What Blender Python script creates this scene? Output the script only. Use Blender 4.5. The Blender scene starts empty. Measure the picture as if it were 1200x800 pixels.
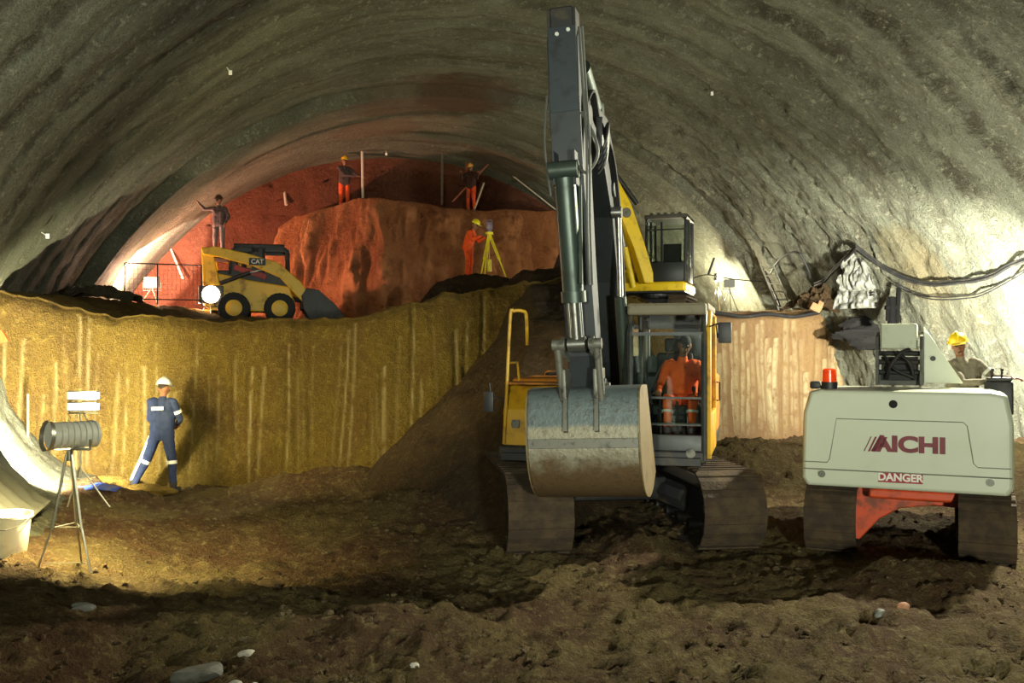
import bpy, bmesh, math, random
import numpy as np
from mathutils import Vector, Matrix, Euler
PI=math.pi
R_=math.radians
rng=np.random.default_rng(7); random.seed(7)
SC=bpy.context.scene; COL=SC.collection
# ---------------------------------------------------------------- camera data
F,CH,HZ=1100.0,2.37,407.0
def at(px,py,Y):            # a point of the place at depth Y seen at that pixel
    return Vector(((px-600)/F*Y, Y, CH+(HZ-py)/F*Y))
def gat(px,py,z=0.0):       # a point at height z
    Y=(CH-z)*F/(py-HZ); return Vector(((px-600)/F*Y,Y,z))
# ---------------------------------------------------------------- numpy noise
def _h(ix,iy,seed):
    n=(ix.astype(np.int64)*374761393+iy.astype(np.int64)*668265263+seed*974634777)&0xffffffff
    n=((n^(n>>13))*1274126177)&0xffffffff
    return ((n^(n>>16))&0xffff)/65535.0
def vn(x,y,seed=0):
    x=np.asarray(x,float); y=np.asarray(y,float)
    x,y=np.broadcast_arrays(x,y)
    ix=np.floor(x).astype(np.int64); iy=np.floor(y).astype(np.int64)
    fx=x-ix; fy=y-iy; fx=fx*fx*(3-2*fx); fy=fy*fy*(3-2*fy)
    a=_h(ix,iy,seed); b=_h(ix+1,iy,seed); c=_h(ix,iy+1,seed); d=_h(ix+1,iy+1,seed)
    return (a+(b-a)*fx)*(1-fy)+(c+(d-c)*fx)*fy
def fbm(x,y,o=4,seed=0,g=.5):
    s=0;a=1;t=0
    for k in range(o):
        s=s+a*(vn(np.asarray(x)*2**k,np.asarray(y)*2**k,seed+k*17)*2-1); t+=a; a*=g
    return s/t
# ---------------------------------------------------------------- materials
def lin(c):
    return tuple(((v/255)/12.92 if v/255<=.04045 else ((v/255+.055)/1.055)**2.4) for v in c)+(1,)
MATS={}
def newmat(name):
    m=bpy.data.materials.new(name); m.use_nodes=True
    nt=m.node_tree; nt.nodes.clear()
    o=nt.nodes.new('ShaderNodeOutputMaterial'); return m,nt,o
def nd(nt,t,**k):
    n=nt.nodes.new(t)
    for a,b in k.items():
        if a.startswith('i_'):
            n.inputs[a[2:].replace('_',' ')].default_value=b
        else: setattr(n,a,b)
    return n
def mixc(nt,fac,a,b,mode='MIX'):
    n=nt.nodes.new('ShaderNodeMix'); n.data_type='RGBA'; n.blend_type=mode
    for s,v in ((0,fac),(6,a),(7,b)):
        if hasattr(v,'is_linked') or hasattr(v,'links'): nt.links.new(v,n.inputs[s])
        else: n.inputs[s].default_value=v
    return n.outputs[2]
def ramp(nt,src,lo,hi):
    n=nt.nodes.new('ShaderNodeMapRange'); n.interpolation_type='SMOOTHSTEP'
    nt.links.new(src,n.inputs[0]); n.inputs[1].default_value=lo; n.inputs[2].default_value=hi
    return n.outputs[0]
def noise(nt,co,scale,detail=4,rough=.55,dist=0):
    n=nt.nodes.new('ShaderNodeTexNoise'); n.inputs['Scale'].default_value=scale
    n.inputs['Detail'].default_value=detail; n.inputs['Roughness'].default_value=rough
    n.inputs['Distortion'].default_value=dist
    nt.links.new(co,n.inputs['Vector']); return n.outputs[0]
def mat(name,col,rough=.6,metal=0,dirt=None,dscale=6,damt=(.5,.75),bump=0,bscale=40,spec=.5,coat=0,emit=None,estr=0):
    if name in MATS: return MATS[name]
    m,nt,o=newmat(name); L=nt.links
    b=nd(nt,'ShaderNodeBsdfPrincipled'); L.new(b.outputs[0],o.inputs[0])
    tc=nd(nt,'ShaderNodeTexCoord'); co=tc.outputs['Object']
    c=lin(col); d=lin(dirt) if dirt else tuple(v*.72 for v in c[:3])+(1,)
    n1=noise(nt,co,dscale,5,.6)
    colr=mixc(nt,ramp(nt,n1,*damt),c,d)
    L.new(colr,b.inputs['Base Color'])
    b.inputs['Metallic'].default_value=metal; b.inputs['Specular IOR Level'].default_value=spec
    b.inputs['Coat Weight'].default_value=coat
    mr=nd(nt,'ShaderNodeMapRange'); L.new(n1,mr.inputs[0]); mr.inputs[3].default_value=max(.05,rough-.08); mr.inputs[4].default_value=min(1,rough+.12)
    L.new(mr.outputs[0],b.inputs['Roughness'])
    if bump:
        bn=nd(nt,'ShaderNodeBump'); bn.inputs['Strength'].default_value=bump; bn.inputs['Distance'].default_value=.02
        L.new(noise(nt,co,bscale,4),bn.inputs['Height']); L.new(bn.outputs[0],b.inputs['Normal'])
    if emit:
        b.inputs['Emission Color'].default_value=lin(emit); b.inputs['Emission Strength'].default_value=estr
    MATS[name]=m; return m
def soil_mat(name,c1,c2,c3,streak=False,bump=1.0,red=None,east=None):
    m,nt,o=newmat(name); L=nt.links
    b=nd(nt,'ShaderNodeBsdfPrincipled'); L.new(b.outputs[0],o.inputs[0])
    b.inputs['Roughness'].default_value=.92; b.inputs['Specular IOR Level'].default_value=.25
    co=nd(nt,'ShaderNodeTexCoord').outputs['Object']
    a=noise(nt,co,.55,5,.6,.6); f=noise(nt,co,9,6,.7); g=noise(nt,co,38,4,.7)
    col=mixc(nt,ramp(nt,a,.38,.62),lin(c1),lin(c2))
    col=mixc(nt,ramp(nt,f,.48,.72),col,lin(c3))
    col=mixc(nt,ramp(nt,g,.35,.75),mixc(nt,.5,col,(.25,.25,.25,1),'MULTIPLY'),col)
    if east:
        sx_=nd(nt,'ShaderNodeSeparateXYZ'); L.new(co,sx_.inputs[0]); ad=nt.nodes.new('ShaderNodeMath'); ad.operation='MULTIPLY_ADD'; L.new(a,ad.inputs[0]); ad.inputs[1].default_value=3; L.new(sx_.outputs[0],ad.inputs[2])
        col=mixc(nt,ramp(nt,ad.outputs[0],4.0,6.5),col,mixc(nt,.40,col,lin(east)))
    if streak:
        at_=nd(nt,'ShaderNodeAttribute',attribute_name='streak')
        k=nt.nodes.new('ShaderNodeMath'); k.operation='MULTIPLY'; L.new(at_.outputs['Fac'],k.inputs[0]); L.new(ramp(nt,noise(nt,co,3.5,4),.3,.55),k.inputs[1])
        col=mixc(nt,k.outputs[0],col,lin(streak))
    for c0,r in (red or []):
        vd=nd(nt,'ShaderNodeVectorMath',operation='DISTANCE'); vd.inputs[1].default_value=c0; L.new(co,vd.inputs[0])
        ad=nt.nodes.new('ShaderNodeMath'); ad.operation='MULTIPLY_ADD'; L.new(f,ad.inputs[0]); ad.inputs[1].default_value=.25; L.new(vd.outputs['Value'],ad.inputs[2])
        mr=nd(nt,'ShaderNodeMapRange'); L.new(ad.outputs[0],mr.inputs[0]); mr.inputs[1].default_value=r+.08; mr.inputs[2].default_value=r+.16; mr.inputs[3].default_value=.75; mr.inputs[4].default_value=0
        col=mixc(nt,mr.outputs[0],col,lin((150,50,34)))
    L.new(col,b.inputs['Base Color'])
    mx=nt.nodes.new('ShaderNodeMath'); mx.operation='MULTIPLY_ADD'; L.new(f,mx.inputs[0]); mx.inputs[1].default_value=1.6; L.new(g,mx.inputs[2])
    bn=nd(nt,'ShaderNodeBump'); bn.inputs['Strength'].default_value=bump; bn.inputs['Distance'].default_value=.08
    L.new(mx.outputs[0],bn.inputs['Height']); L.new(bn.outputs[0],b.inputs['Normal'])
    MATS[name]=m; return m
def glass_mat():
    m,nt,o=newmat('cab_glass'); L=nt.links
    t=nd(nt,'ShaderNodeBsdfTransparent'); t.inputs[0].default_value=(.80,.86,.84,1)
    g=nd(nt,'ShaderNodeBsdfGlossy'); g.inputs['Roughness'].default_value=.06; g.inputs[0].default_value=(.8,.85,.85,1)
    fr=nd(nt,'ShaderNodeFresnel'); fr.inputs[0].default_value=1.5
    mx=nd(nt,'ShaderNodeMixShader'); L.new(fr.outputs[0],mx.inputs[0]); L.new(t.outputs[0],mx.inputs[1]); L.new(g.outputs[0],mx.inputs[2]); L.new(mx.outputs[0],o.inputs[0])
    MATS['cab_glass']=m; return m
GLASS=glass_mat()
def emit_mat(name,c,s):
    m,nt,o=newmat(name); e=nd(nt,'ShaderNodeEmission'); e.inputs[0].default_value=lin(c); e.inputs[1].default_value=s
    nt.links.new(e.outputs[0],o.inputs[0]); return m
# ---------------------------------------------------------------- mesh builder
class MB:
    def __init__(s): s.v=[];s.f=[];s.mi=[];s.cur=0
    def add(s,vs,fs):
        b=len(s.v); s.v+= [tuple(v) for v in vs]; s.f+=[tuple(b+i for i in f) for f in fs]; s.mi+=[s.cur]*len(fs); return s
    def box(s,c,d,rot=None,ch=.0):
        x,y,z=[q/2 for q in d]; c=Vector(c)
        if ch>0:
            ch=min(ch,x*.49,y*.49,z*.49)
            bm=bmesh.new(); bmesh.ops.create_cube(bm,size=1)
            for v in bm.verts: v.co=Vector((v.co.x*2*x,v.co.y*2*y,v.co.z*2*z))
            bmesh.ops.bevel(bm,geom=list(bm.edges)+list(bm.verts),offset=ch,segments=2,profile=.5,affect='EDGES')
            M=(Euler(rot).to_matrix() if rot else Matrix.Identity(3))
            vs=[M@v.co+c for v in bm.verts]; bm.verts.index_update()
            fs=[[v.index for v in f.verts] for f in bm.faces]; bm.free(); return s.add(vs,fs)
        vs=[Vector((a,b,e)) for a in(-x,x) for b in(-y,y) for e in(-z,z)]
        if rot: M=Euler(rot).to_matrix(); vs=[M@v for v in vs]
        return s.add([v+c for v in vs],[(0,1,3,2),(4,6,7,5),(0,4,5,1),(2,3,7,6),(0,2,6,4),(1,5,7,3)])
    def cyl(s,p0,p1,r0,r1=None,n=16,cap=True):
        r1=r0 if r1 is None else r1
        p0=Vector(p0);p1=Vector(p1);d=(p1-p0).normalized()
        a=d.orthogonal().normalized(); b=d.cross(a)
        vs=[]
        for p,r in((p0,r0),(p1,r1)):
            for i in range(n):
                t=2*PI*i/n; vs.append(p+a*(r*math.cos(t))+b*(r*math.sin(t)))
        fs=[(i,(i+1)%n,n+(i+1)%n,n+i) for i in range(n)]
        if cap: fs+=[tuple(range(n))[::-1],tuple(range(n,2*n))]
        return s.add(vs,fs)
    def tube(s,pts,r,n=8,closed=False):
        P=[Vector(p) for p in pts]; m=len(P); vs=[]; prev=None
        rr=r if hasattr(r,'__len__') else [r]*m
        for i,p in enumerate(P):
            d=(P[min(i+1,m-1)]-P[max(i-1,0)])
            if d.length<1e-9: d=Vector((0,0,1))
            d.normalize()
            if prev is None: a=d.orthogonal().normalized()
            else:
                a=prev-d*prev.dot(d)
                a=a.normalized() if a.length>1e-6 else d.orthogonal().normalized()
            prev=a; b=d.cross(a)
            for k in range(n):
                t=2*PI*k/n; vs.append(p+(a*math.cos(t)+b*math.sin(t))*rr[i])
        fs=[(i*n+k,i*n+(k+1)%n,(i+1)*n+(k+1)%n,(i+1)*n+k) for i in range(m-1) for k in range(n)]
        fs+=[tuple(range(n))[::-1],tuple(range((m-1)*n,m*n))]
        return s.add(vs,fs)
    def prism(s,prof,x0,x1,ax='x'):   # profile (a,b) extruded along ax
        def P(a,b,t): return {'x':(t,a,b),'y':(a,t,b),'z':(a,b,t)}[ax]
        n=len(prof); vs=[P(a,b,x0) for a,b in prof]+[P(a,b,x1) for a,b in prof]
        fs=[(i,(i+1)%n,n+(i+1)%n,n+i) for i in range(n)]+[tuple(range(n))[::-1],tuple(range(n,2*n))]
        return s.add(vs,fs)
    def sph(s,c,r,n=12,m=8):
        c=Vector(c); r=Vector(r) if hasattr(r,'__len__') else Vector((r,r,r)); vs=[c+Vector((0,0,r.z))]
        for j in range(1,m):
            ph=PI*j/m
            for i in range(n):
                t=2*PI*i/n; vs.append(c+Vector((r.x*math.sin(ph)*math.cos(t),r.y*math.sin(ph)*math.sin(t),r.z*math.cos(ph))))
        vs.append(c-Vector((0,0,r.z)))
        fs=[(0,1+i,1+(i+1)%n) for i in range(n)]
        for j in range(m-2):
            for i in range(n):
                a=1+j*n+i; b=1+j*n+(i+1)%n; fs.append((a,a+n,b+n,b))
        l=len(vs)-1; a0=1+(m-2)*n
        fs+=[(l,a0+(i+1)%n,a0+i) for i in range(n)]
        return s.add(vs,fs)
    def build(s,name,m,parent=None,smooth=False,bevel=0,loc=None,ang=40):
        me=bpy.data.meshes.new(name); me.from_pydata(s.v,[],s.f); me.validate()
        ms=m if isinstance(m,(list,tuple)) else [m]
        for q in ms: me.materials.append(q)
        if len(ms)>1: me.polygons.foreach_set('material_index',s.mi[:len(me.polygons)])
        bm=bmesh.new(); bm.from_mesh(me); bmesh.ops.recalc_face_normals(bm,faces=bm.faces); bm.to_mesh(me); bm.free()
        o=bpy.data.objects.new(name,me); COL.objects.link(o)
        if smooth:
            me.polygons.foreach_set('use_smooth',[True]*len(me.polygons)); me.set_sharp_from_angle(angle=R_(ang))
        if bevel:
            md=o.modifiers.new('bevel','BEVEL'); md.width=bevel; md.segments=2; md.limit_method='ANGLE'; md.angle_limit=R_(35)
        if parent: o.parent=parent
        if loc: o.location=loc
        return o
def tag(o,label=None,cat=None,group=None,kind=None):
    if label: o['label']=label
    if cat: o['category']=cat
    if group: o['group']=group
    if kind: o['kind']=kind
    return o
def thing(name,label,cat,loc=(0,0,0),rz=0,group=None):
    o=bpy.data.objects.new(name,None); COL.objects.link(o); o.location=loc; o.rotation_euler=(0,0,rz); o.empty_display_size=.2
    return tag(o,label,cat,group)
def gridmesh(name,P,m,smooth=True,attrs=None,closed=False):   # P: (rows, cols, 3)
    r,c=P.shape[:2]; me=bpy.data.meshes.new(name)
    idx=np.arange(r*c).reshape(r,c)
    if closed: idx=np.concatenate([idx,idx[:,:1]],1)
    q=np.stack([idx[:-1,:-1],idx[:-1,1:],idx[1:,1:],idx[1:,:-1]],-1).reshape(-1,4)
    me.vertices.add(r*c); me.vertices.foreach_set('co',P.reshape(-1).astype(np.float32))
    me.loops.add(q.size); me.loops.foreach_set('vertex_index',q.reshape(-1).astype(np.int32))
    me.polygons.add(len(q)); me.polygons.foreach_set('loop_start',np.arange(0,q.size,4).astype(np.int32))
    me.update(calc_edges=True); me.validate()
    me.materials.append(m); me.polygons.foreach_set('use_smooth',[smooth]*len(me.polygons))
    for k,v in (attrs or {}).items():
        a=me.attributes.new(k,'FLOAT','POINT'); a.data.foreach_set('value',v.reshape(-1).astype(np.float32))
    o=bpy.data.objects.new(name,me); COL.objects.link(o); return o
def catmull(pts,n=12):
    P=[Vector(p) for p in pts]; P=[P[0]*2-P[1]]+P+[P[-1]*2-P[-2]]; out=[]
    for i in range(1,len(P)-2):
        for k in range(n):
            t=k/n; a,b,c,d=P[i-1:i+3]
            out.append(.5*((2*b)+(c-a)*t+(2*a-5*b+4*c-d)*t*t+(3*b-a-3*c+d)*t**3))
    out.append(P[-2]); return out

# ================================================================ TUNNEL
YAW,CX,RT,ZC=.302,6.21,10.33,-1.279
SF=33.5; SR=25.0
Ux,Uy=-math.sin(YAW),math.cos(YAW); Rx,Ry=math.cos(YAW),math.sin(YAW)
def tun(s,t,z): return Vector((CX+s*Ux+t*Rx,s*Uy+t*Ry,z))
def st(x,y):    # world -> tunnel (s,t)
    dx=x-CX; return dx*Ux+y*Uy, dx*Rx+y*Ry
def lin_hit(px,py,off=0.0):
    d=Vector(((px-600)/F,1,(HZ-py)/F)); k=2
    while k<60:
        p=Vector((0,0,CH))+d*k; s,t=st(p.x,p.y)
        rr=RT-off-(.3 if s>SR else 0)
        if t*t+(p.z-ZC)**2>rr*rr: break
        k+=.02
    return p
# profile of the lining in (t,z): right foot, over the crown, left foot with its curved toe
prof=[]
a0=math.asin((-1.1-ZC)/RT)
a1=PI-math.asin((3.0-ZC)/RT)
for k in range(200):
    a=a0+(a1-a0)*k/199; prof.append((RT*math.cos(a),ZC+RT*math.sin(a)))
lt=prof[-1][0]
toe=[(3.0,0),(2.4,-.28),(2.0,-.50),(1.5,-.85),(1.1,-1.2),(.75,-1.55),(.42,-2.0),(.1,-2.8),(-.12,-3.6),(-.6,-4.4)]
tp=catmull([(-(math.sqrt(RT*RT-(z-ZC)**2))-d,z,0) for z,d in toe],10)
prof+= [(p.x,p.y) for p in tp[1:]]
prof=np.array(prof)
seg=np.r_[0,np.cumsum(np.hypot(*np.diff(prof,axis=0).T))]
NA=420; aa=np.linspace(0,seg[-1],NA)
pt=np.interp(aa,seg,prof[:,0]); pz=np.interp(aa,seg,prof[:,1])
dt=np.gradient(pt); dz=np.gradient(pz); ln=np.hypot(dt,dz); nt_,nz_=dz/ln,-dt/ln   # outward
ss=np.concatenate([np.arange(-7,9,.14),np.arange(9,25.0,.05),np.array([24.995,25.0]),np.arange(25.05,33.9,.09)])
S,A=np.meshgrid(ss,aa,indexing='ij')
Tn=np.broadcast_to(pt,S.shape); Zn=np.broadcast_to(pz,S.shape)
right=np.clip((Tn+2)/8,0,1)
# each blasted round flares outwards away from the camera and steps back in
ringjit=(fbm(A*.35,S*.0+3,3,5)*.35)
ph=(S+ringjit+.10*fbm(A*1.1,S*.6,3,9))/1.28
fr=ph-np.floor(ph); rid=np.floor(ph)
amp=(.045+.21*right)*(.6+.7*vn(rid*7.3,A*.25,11))
nearf=np.interp(S,[16,20.5],[1.15,.5]); amp=amp*np.where(right>.3,1-(1-nearf)*np.clip((right-.3)/.4,0,1),1)
saw=np.where(fr<.90,(fr/.90)**1.6,(1-fr)/.10)
disp=amp*(saw-.5)
disp+=.06*fbm(A*1.3,S*1.7,5,21,.6)+.045*fbm(A*5,S*5,4,31,.65)*(.6+.8*right)+.12*fbm(A*.35,S*.35,2,77)
edge=np.clip(1-np.abs(fr-.84)/.12,0,1)
disp-=edge*np.maximum(0,fbm(A*3,S*3+40,3,61))*.22*right
far=np.clip((S-SR)/.03,0,1)
disp=disp*(1-.6*far)-.32*far
low=np.clip((1.0-Zn)/1.0,0,1)*(Tn<0); disp*=(1-.6*low)
Tt=Tn+nt_*disp; Zz=Zn+nz_*disp
RINGA=nearf*np.clip((fr-.55)/.35,0,1)*(.4+.6*vn(A*.8,S*.8,71))*(1-far)  # lining colour darkens towards the wide end of each ring
P=np.stack([CX+S*Ux+Tt*Rx,S*Uy+Tt*Ry,Zz],-1)
def lining_mat():
    m,nt,o=newmat('shotcrete'); L=nt.links
    b=nd(nt,'ShaderNodeBsdfPrincipled'); L.new(b.outputs[0],o.inputs[0]); b.inputs['Roughness'].default_value=.85; b.inputs['Specular IOR Level'].default_value=.3
    co=nd(nt,'ShaderNodeTexCoord').outputs['Object']
    # streaks that follow the rings: squeeze along the tunnel axis
    mp=nd(nt,'ShaderNodeMapping'); mp.inputs['Rotation'].default_value=(0,0,-YAW); L.new(co,mp.inputs[0])
    mp2=nd(nt,'ShaderNodeMapping'); mp2.inputs['Scale'].default_value=(.25,2.2,.25); L.new(mp.outputs[0],mp2.inputs[0])
    a=noise(nt,co,.5,5,.6,.4); s1=noise(nt,mp2.outputs[0],1.0,5,.65,.5); f=noise(nt,co,7,6,.75); g=noise(nt,co,30,4,.7)
    col=mixc(nt,ramp(nt,a,.4,.62),lin((143,146,126)),lin((120,122,104)))
    col=mixc(nt,ramp(nt,s1,.46,.72),col,lin((104,98,80)))
    at_=nd(nt,'ShaderNodeAttribute',attribute_name='ring_dark'); kk=nt.nodes.new('ShaderNodeMath'); kk.operation='MULTIPLY'; L.new(at_.outputs['Fac'],kk.inputs[0]); L.new(ramp(nt,noise(nt,co,2.2,5,.7),.32,.6),kk.inputs[1])
    col=mixc(nt,kk.outputs[0],col,lin((84,78,62)))
    col=mixc(nt,ramp(nt,f,.52,.70),col,lin((176,174,150)))
    col=mixc(nt,ramp(nt,g,.3,.6),mixc(nt,.6,col,(.3,.3,.3,1),'MULTIPLY'),col)
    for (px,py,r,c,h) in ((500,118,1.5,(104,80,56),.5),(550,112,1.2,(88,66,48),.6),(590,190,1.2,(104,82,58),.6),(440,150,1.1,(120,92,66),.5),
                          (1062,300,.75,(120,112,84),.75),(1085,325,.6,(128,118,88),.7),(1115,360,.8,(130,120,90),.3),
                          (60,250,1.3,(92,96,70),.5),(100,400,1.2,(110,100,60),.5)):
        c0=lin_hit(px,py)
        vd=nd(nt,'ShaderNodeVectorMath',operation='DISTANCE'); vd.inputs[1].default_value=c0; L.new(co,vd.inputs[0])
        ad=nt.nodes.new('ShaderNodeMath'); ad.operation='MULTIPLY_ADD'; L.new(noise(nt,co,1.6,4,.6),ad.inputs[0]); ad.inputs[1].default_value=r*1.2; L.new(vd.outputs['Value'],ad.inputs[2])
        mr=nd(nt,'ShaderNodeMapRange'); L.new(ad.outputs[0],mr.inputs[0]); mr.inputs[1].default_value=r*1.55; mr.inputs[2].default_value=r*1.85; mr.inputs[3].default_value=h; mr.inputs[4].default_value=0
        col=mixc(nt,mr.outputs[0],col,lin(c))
    L.new(col,b.inputs['Base Color'])
    mx=nt.nodes.new('ShaderNodeMath'); mx.operation='MULTIPLY_ADD'; L.new(f,mx.inputs[0]); mx.inputs[1].default_value=2.2; L.new(g,mx.inputs[2])
    bn=nd(nt,'ShaderNodeBump'); bn.inputs['Strength'].default_value=1; bn.inputs['Distance'].default_value=.11
    L.new(mx.outputs[0],bn.inputs['Height']); L.new(bn.outputs[0],b.inputs['Normal'])
    return m
M_LIN=lining_mat()
o=gridmesh('ceiling',P,M_LIN,attrs={'ring_dark':RINGA}); tag(o,kind='structure')

# soils
SOIL_FLOOR=soil_mat('floor_soil',(122,104,62),(100,72,46),(152,134,88),bump=1)
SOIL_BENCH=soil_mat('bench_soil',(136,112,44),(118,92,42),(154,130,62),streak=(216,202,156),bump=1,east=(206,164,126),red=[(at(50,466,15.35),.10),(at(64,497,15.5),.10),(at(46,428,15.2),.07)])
SOIL_FACE=soil_mat('face_soil',(136,82,60),(118,72,52),(148,96,72),bump=.9)
SOIL_CORE=soil_mat('core_soil',(176,112,70),(148,90,58),(188,124,80),streak=(196,134,90),bump=1)
SOIL_DARK=soil_mat('dark_soil',(84,64,38),(66,50,32),(104,82,50),bump=1)

# end wall (tunnel face), a slab with depth
rows=[]; ts=np.linspace(-11,11,150); zs=np.linspace(-1,10.4,120)
ZZ,TT=np.meshgrid(zs,ts,indexing='ij')
D=.10*fbm(TT*1.2,ZZ*1.2,4,3)+.05*fbm(TT*5,ZZ*5,3,4)
Sx=SF-D
P=np.stack([CX+Sx*Ux+TT*Rx,Sx*Uy+TT*Ry,ZZ],-1)
o=gridmesh('wall_end',P,SOIL_FACE); tag(o,kind='structure')
md=o.modifiers.new('t','SOLIDIFY'); md.thickness=.5; md.offset=-1 if False else 1

# ================================================================ FLOOR
def bumpf(x,y,cx,cy,rx,ry,h,p=1.0): 
    d=((x-cx)/rx)**2+((y-cy)/ry)**2
    return h*np.exp(-d**p)
def ground_z(x,y,fine=True):
    x=np.asarray(x,float); y=np.asarray(y,float)
    z=.10*fbm(x*.45,y*.45,3,101)+.05*fbm(x*1.3,y*1.3,3,113)
    z=z+bumpf(x,y,-3.0,7.6,2.4,1.0,.20)+bumpf(x,y,-.9,7.9,.7,.6,.08)
    z=z-bumpf(x,y,-2.1,10.4,1.7,1.0,.22)
    z=z+bumpf(x,y,3.95,9.3,.75,.40,.22)+bumpf(x,y,1.45,10.9,.45,.5,.26)
    z=z+bumpf(x,y,-3.0,15.2,1.5,.7,.42)+bumpf(x,y,-1.2,13.6,1.6,1.2,.35)
    z=z+bumpf(x,y,4.3,17.4,1.4,1.8,.60)+bumpf(x,y,6.8,19.5,2.4,2.0,.3)+bumpf(x,y,9,18,2,4,.5)
    z=z+bumpf(x,y,-6.5,13.8,.9,.5,.10)
    tt_=(x-CX)*Rx+y*Ry; z=z+.26*np.clip((-6.6-tt_)/1.2,0,1)
    # caterpillar ruts to the front right
    u=(x*.62+y*.78); m_=np.clip((x-.5)/2,0,1)*np.clip((9.3-y)/1,0,1)
    z=z+m_*.03*np.sin(u*9)
    if fine:
        c=fbm(x*3.2,y*3.2,4,131,.6); z=z+.085*c+.11*np.maximum(0,fbm(x*6,y*6,3,151,.6)-.10)+.03*fbm(x*17,y*17,3,171,.6)
    return z
ys=[2.6]
while ys[-1]<30: ys.append(ys[-1]+max(.022,ys[-1]*.0052))
ys=np.array(ys); xs=np.arange(-12.5,12.5,.045)
Y,X=np.meshgrid(ys,xs,indexing='ij')
P=np.stack([X,Y,ground_z(X,Y)],-1)
o=gridmesh('floor',P,SOIL_FLOOR); tag(o,kind='structure')
def gz(x,y,fine=False): return float(ground_z(x,y,fine))

# ================================================================ BENCH (upper level of the excavation)
fl=catmull([(-9.6,13.7,0),(-8.2,14.6,0),(-6.9,15.5,0),(-5.2,16.4,0),(-3.6,16.9,0),(-2.1,17.1,0),(-.2,17.6,0),(1.9,18.6,0),(3.8,21.0,0),(5.6,23.2,0),(8.6,24.9,0),(10.6,26,0)],40)
FL=np.array([(p.x,p.y) for p in fl]); cs=np.r_[0,np.cumsum(np.hypot(*np.diff(FL,axis=0).T))]
NV=760; vv=np.linspace(0,cs[-1],NV); fx=np.interp(vv,cs,FL[:,0]); fy=np.interp(vv,cs,FL[:,1])
tx=np.gradient(fx); ty=np.gradient(fy); l=np.hypot(tx,ty); nx,ny=ty/l,-tx/l     # towards camera
topz=np.interp(fx,[-10,-8.0,-6.9,-5.2,-3.2,-1.2,1,3,4.2,6,9,11],[3.45,3.25,2.90,2.84,2.86,3.35,3.7,3.3,3.1,3.25,3.3,3.3])
def bench_top(x,y):
    return np.interp(x,[-10,-8.0,-6.9,-5.2,-2,3,6,9,11],[3.45,3.25,2.90,2.84,2.92,2.98,3.25,3.3,3.3])+ .02*(np.asarray(y)-16)*.3
rowsP=[];rowsS=[]
NF=110
# tooth marks of the digger bucket: parallel, each with its own start and end
marks=[]
v=0.3
while v<cs[-1]:
    marks.append((v,rng.uniform(.018,.036),rng.uniform(-.1,.35),rng.uniform(.6,1.02),rng.uniform(.15,1)**1.3)); v+=rng.choice([.12,.16,.2,.26,.4],p=[.25,.25,.25,.15,.1])
for k in range(NF+1):
    u=k/NF; z=-.8+(topz+.8)*u
    out=np.interp(fx,[-5,-3.6,-1.5,1,3,4.6],[.42,.55,1.7,2.4,1.2,.42])*(1-u)**1.15
    wob=.16*fbm(vv*.7,np.full(NV,u*1.4),3,201)+.05*fbm(vv*2.4,np.full(NV,u*4),3,203)+.018*fbm(vv*11,np.full(NV,u*14),3,205)
    g=np.zeros(NV); stv=np.zeros(NV)
    for (vc,w,u0,u1,st_) in marks:
        c=vc+.06*math.sin(u*3+vc*5)+(.10 if vc<9 else .35)*u; prof_=np.exp(-((vv-c)/(w if vc<15 else w*2.2))**2)*(1 if u0<u<u1 else 0)
        g-=prof_*(.055 if vc<15 else .12)*(.4+.6*st_); stv=np.maximum(stv,np.exp(-((vv-c-.045)/(w*(.62 if vc<15 else 1.5)))**2)*(1 if u0<u<u1 else 0)*st_)
    rnd=np.clip((u-.94)/.06,0,1)**2*.18
    o_=out+wob+g-rnd
    crumb=(.10*fbm(vv*2.5,np.full(NV,7.),4,209,.65))*np.clip((u-.9)*10,0,1)
    rowsP.append(np.stack([fx+nx*o_,fy+ny*o_,z+crumb],-1)); rowsS.append(stv*np.clip((u-.2)*6,0,1)*np.where(vv<15,.5,1.0))
NB=130
for k in range(1,NB+1):
    w=(k/NB)**1.6*16
    X_=fx-nx*0-0*w; 
    bx=fx+Ux*w*.95-nx*.2*min(1,w); by=fy+Uy*w-ny*.2*min(1,w)
    z=np.maximum(bench_top(bx,by),topz-.25*w)+.10*fbm(vv*2.5,np.full(NV,7.),4,209,.65)*max(0,1-w*2.5)+(.10*fbm(bx*.8,by*.8,3,211)+.06*fbm(bx*3,by*3,3,213)+.03*fbm(bx*9,by*9,2,215))*min(1,w*4)
    rowsP.append(np.stack([bx,by,z],-1)); rowsS.append(np.zeros(NV))
o=gridmesh('wall_bench',np.array(rowsP),SOIL_BENCH,attrs={'streak':np.array(rowsS)}); tag(o,kind='structure')

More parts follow.
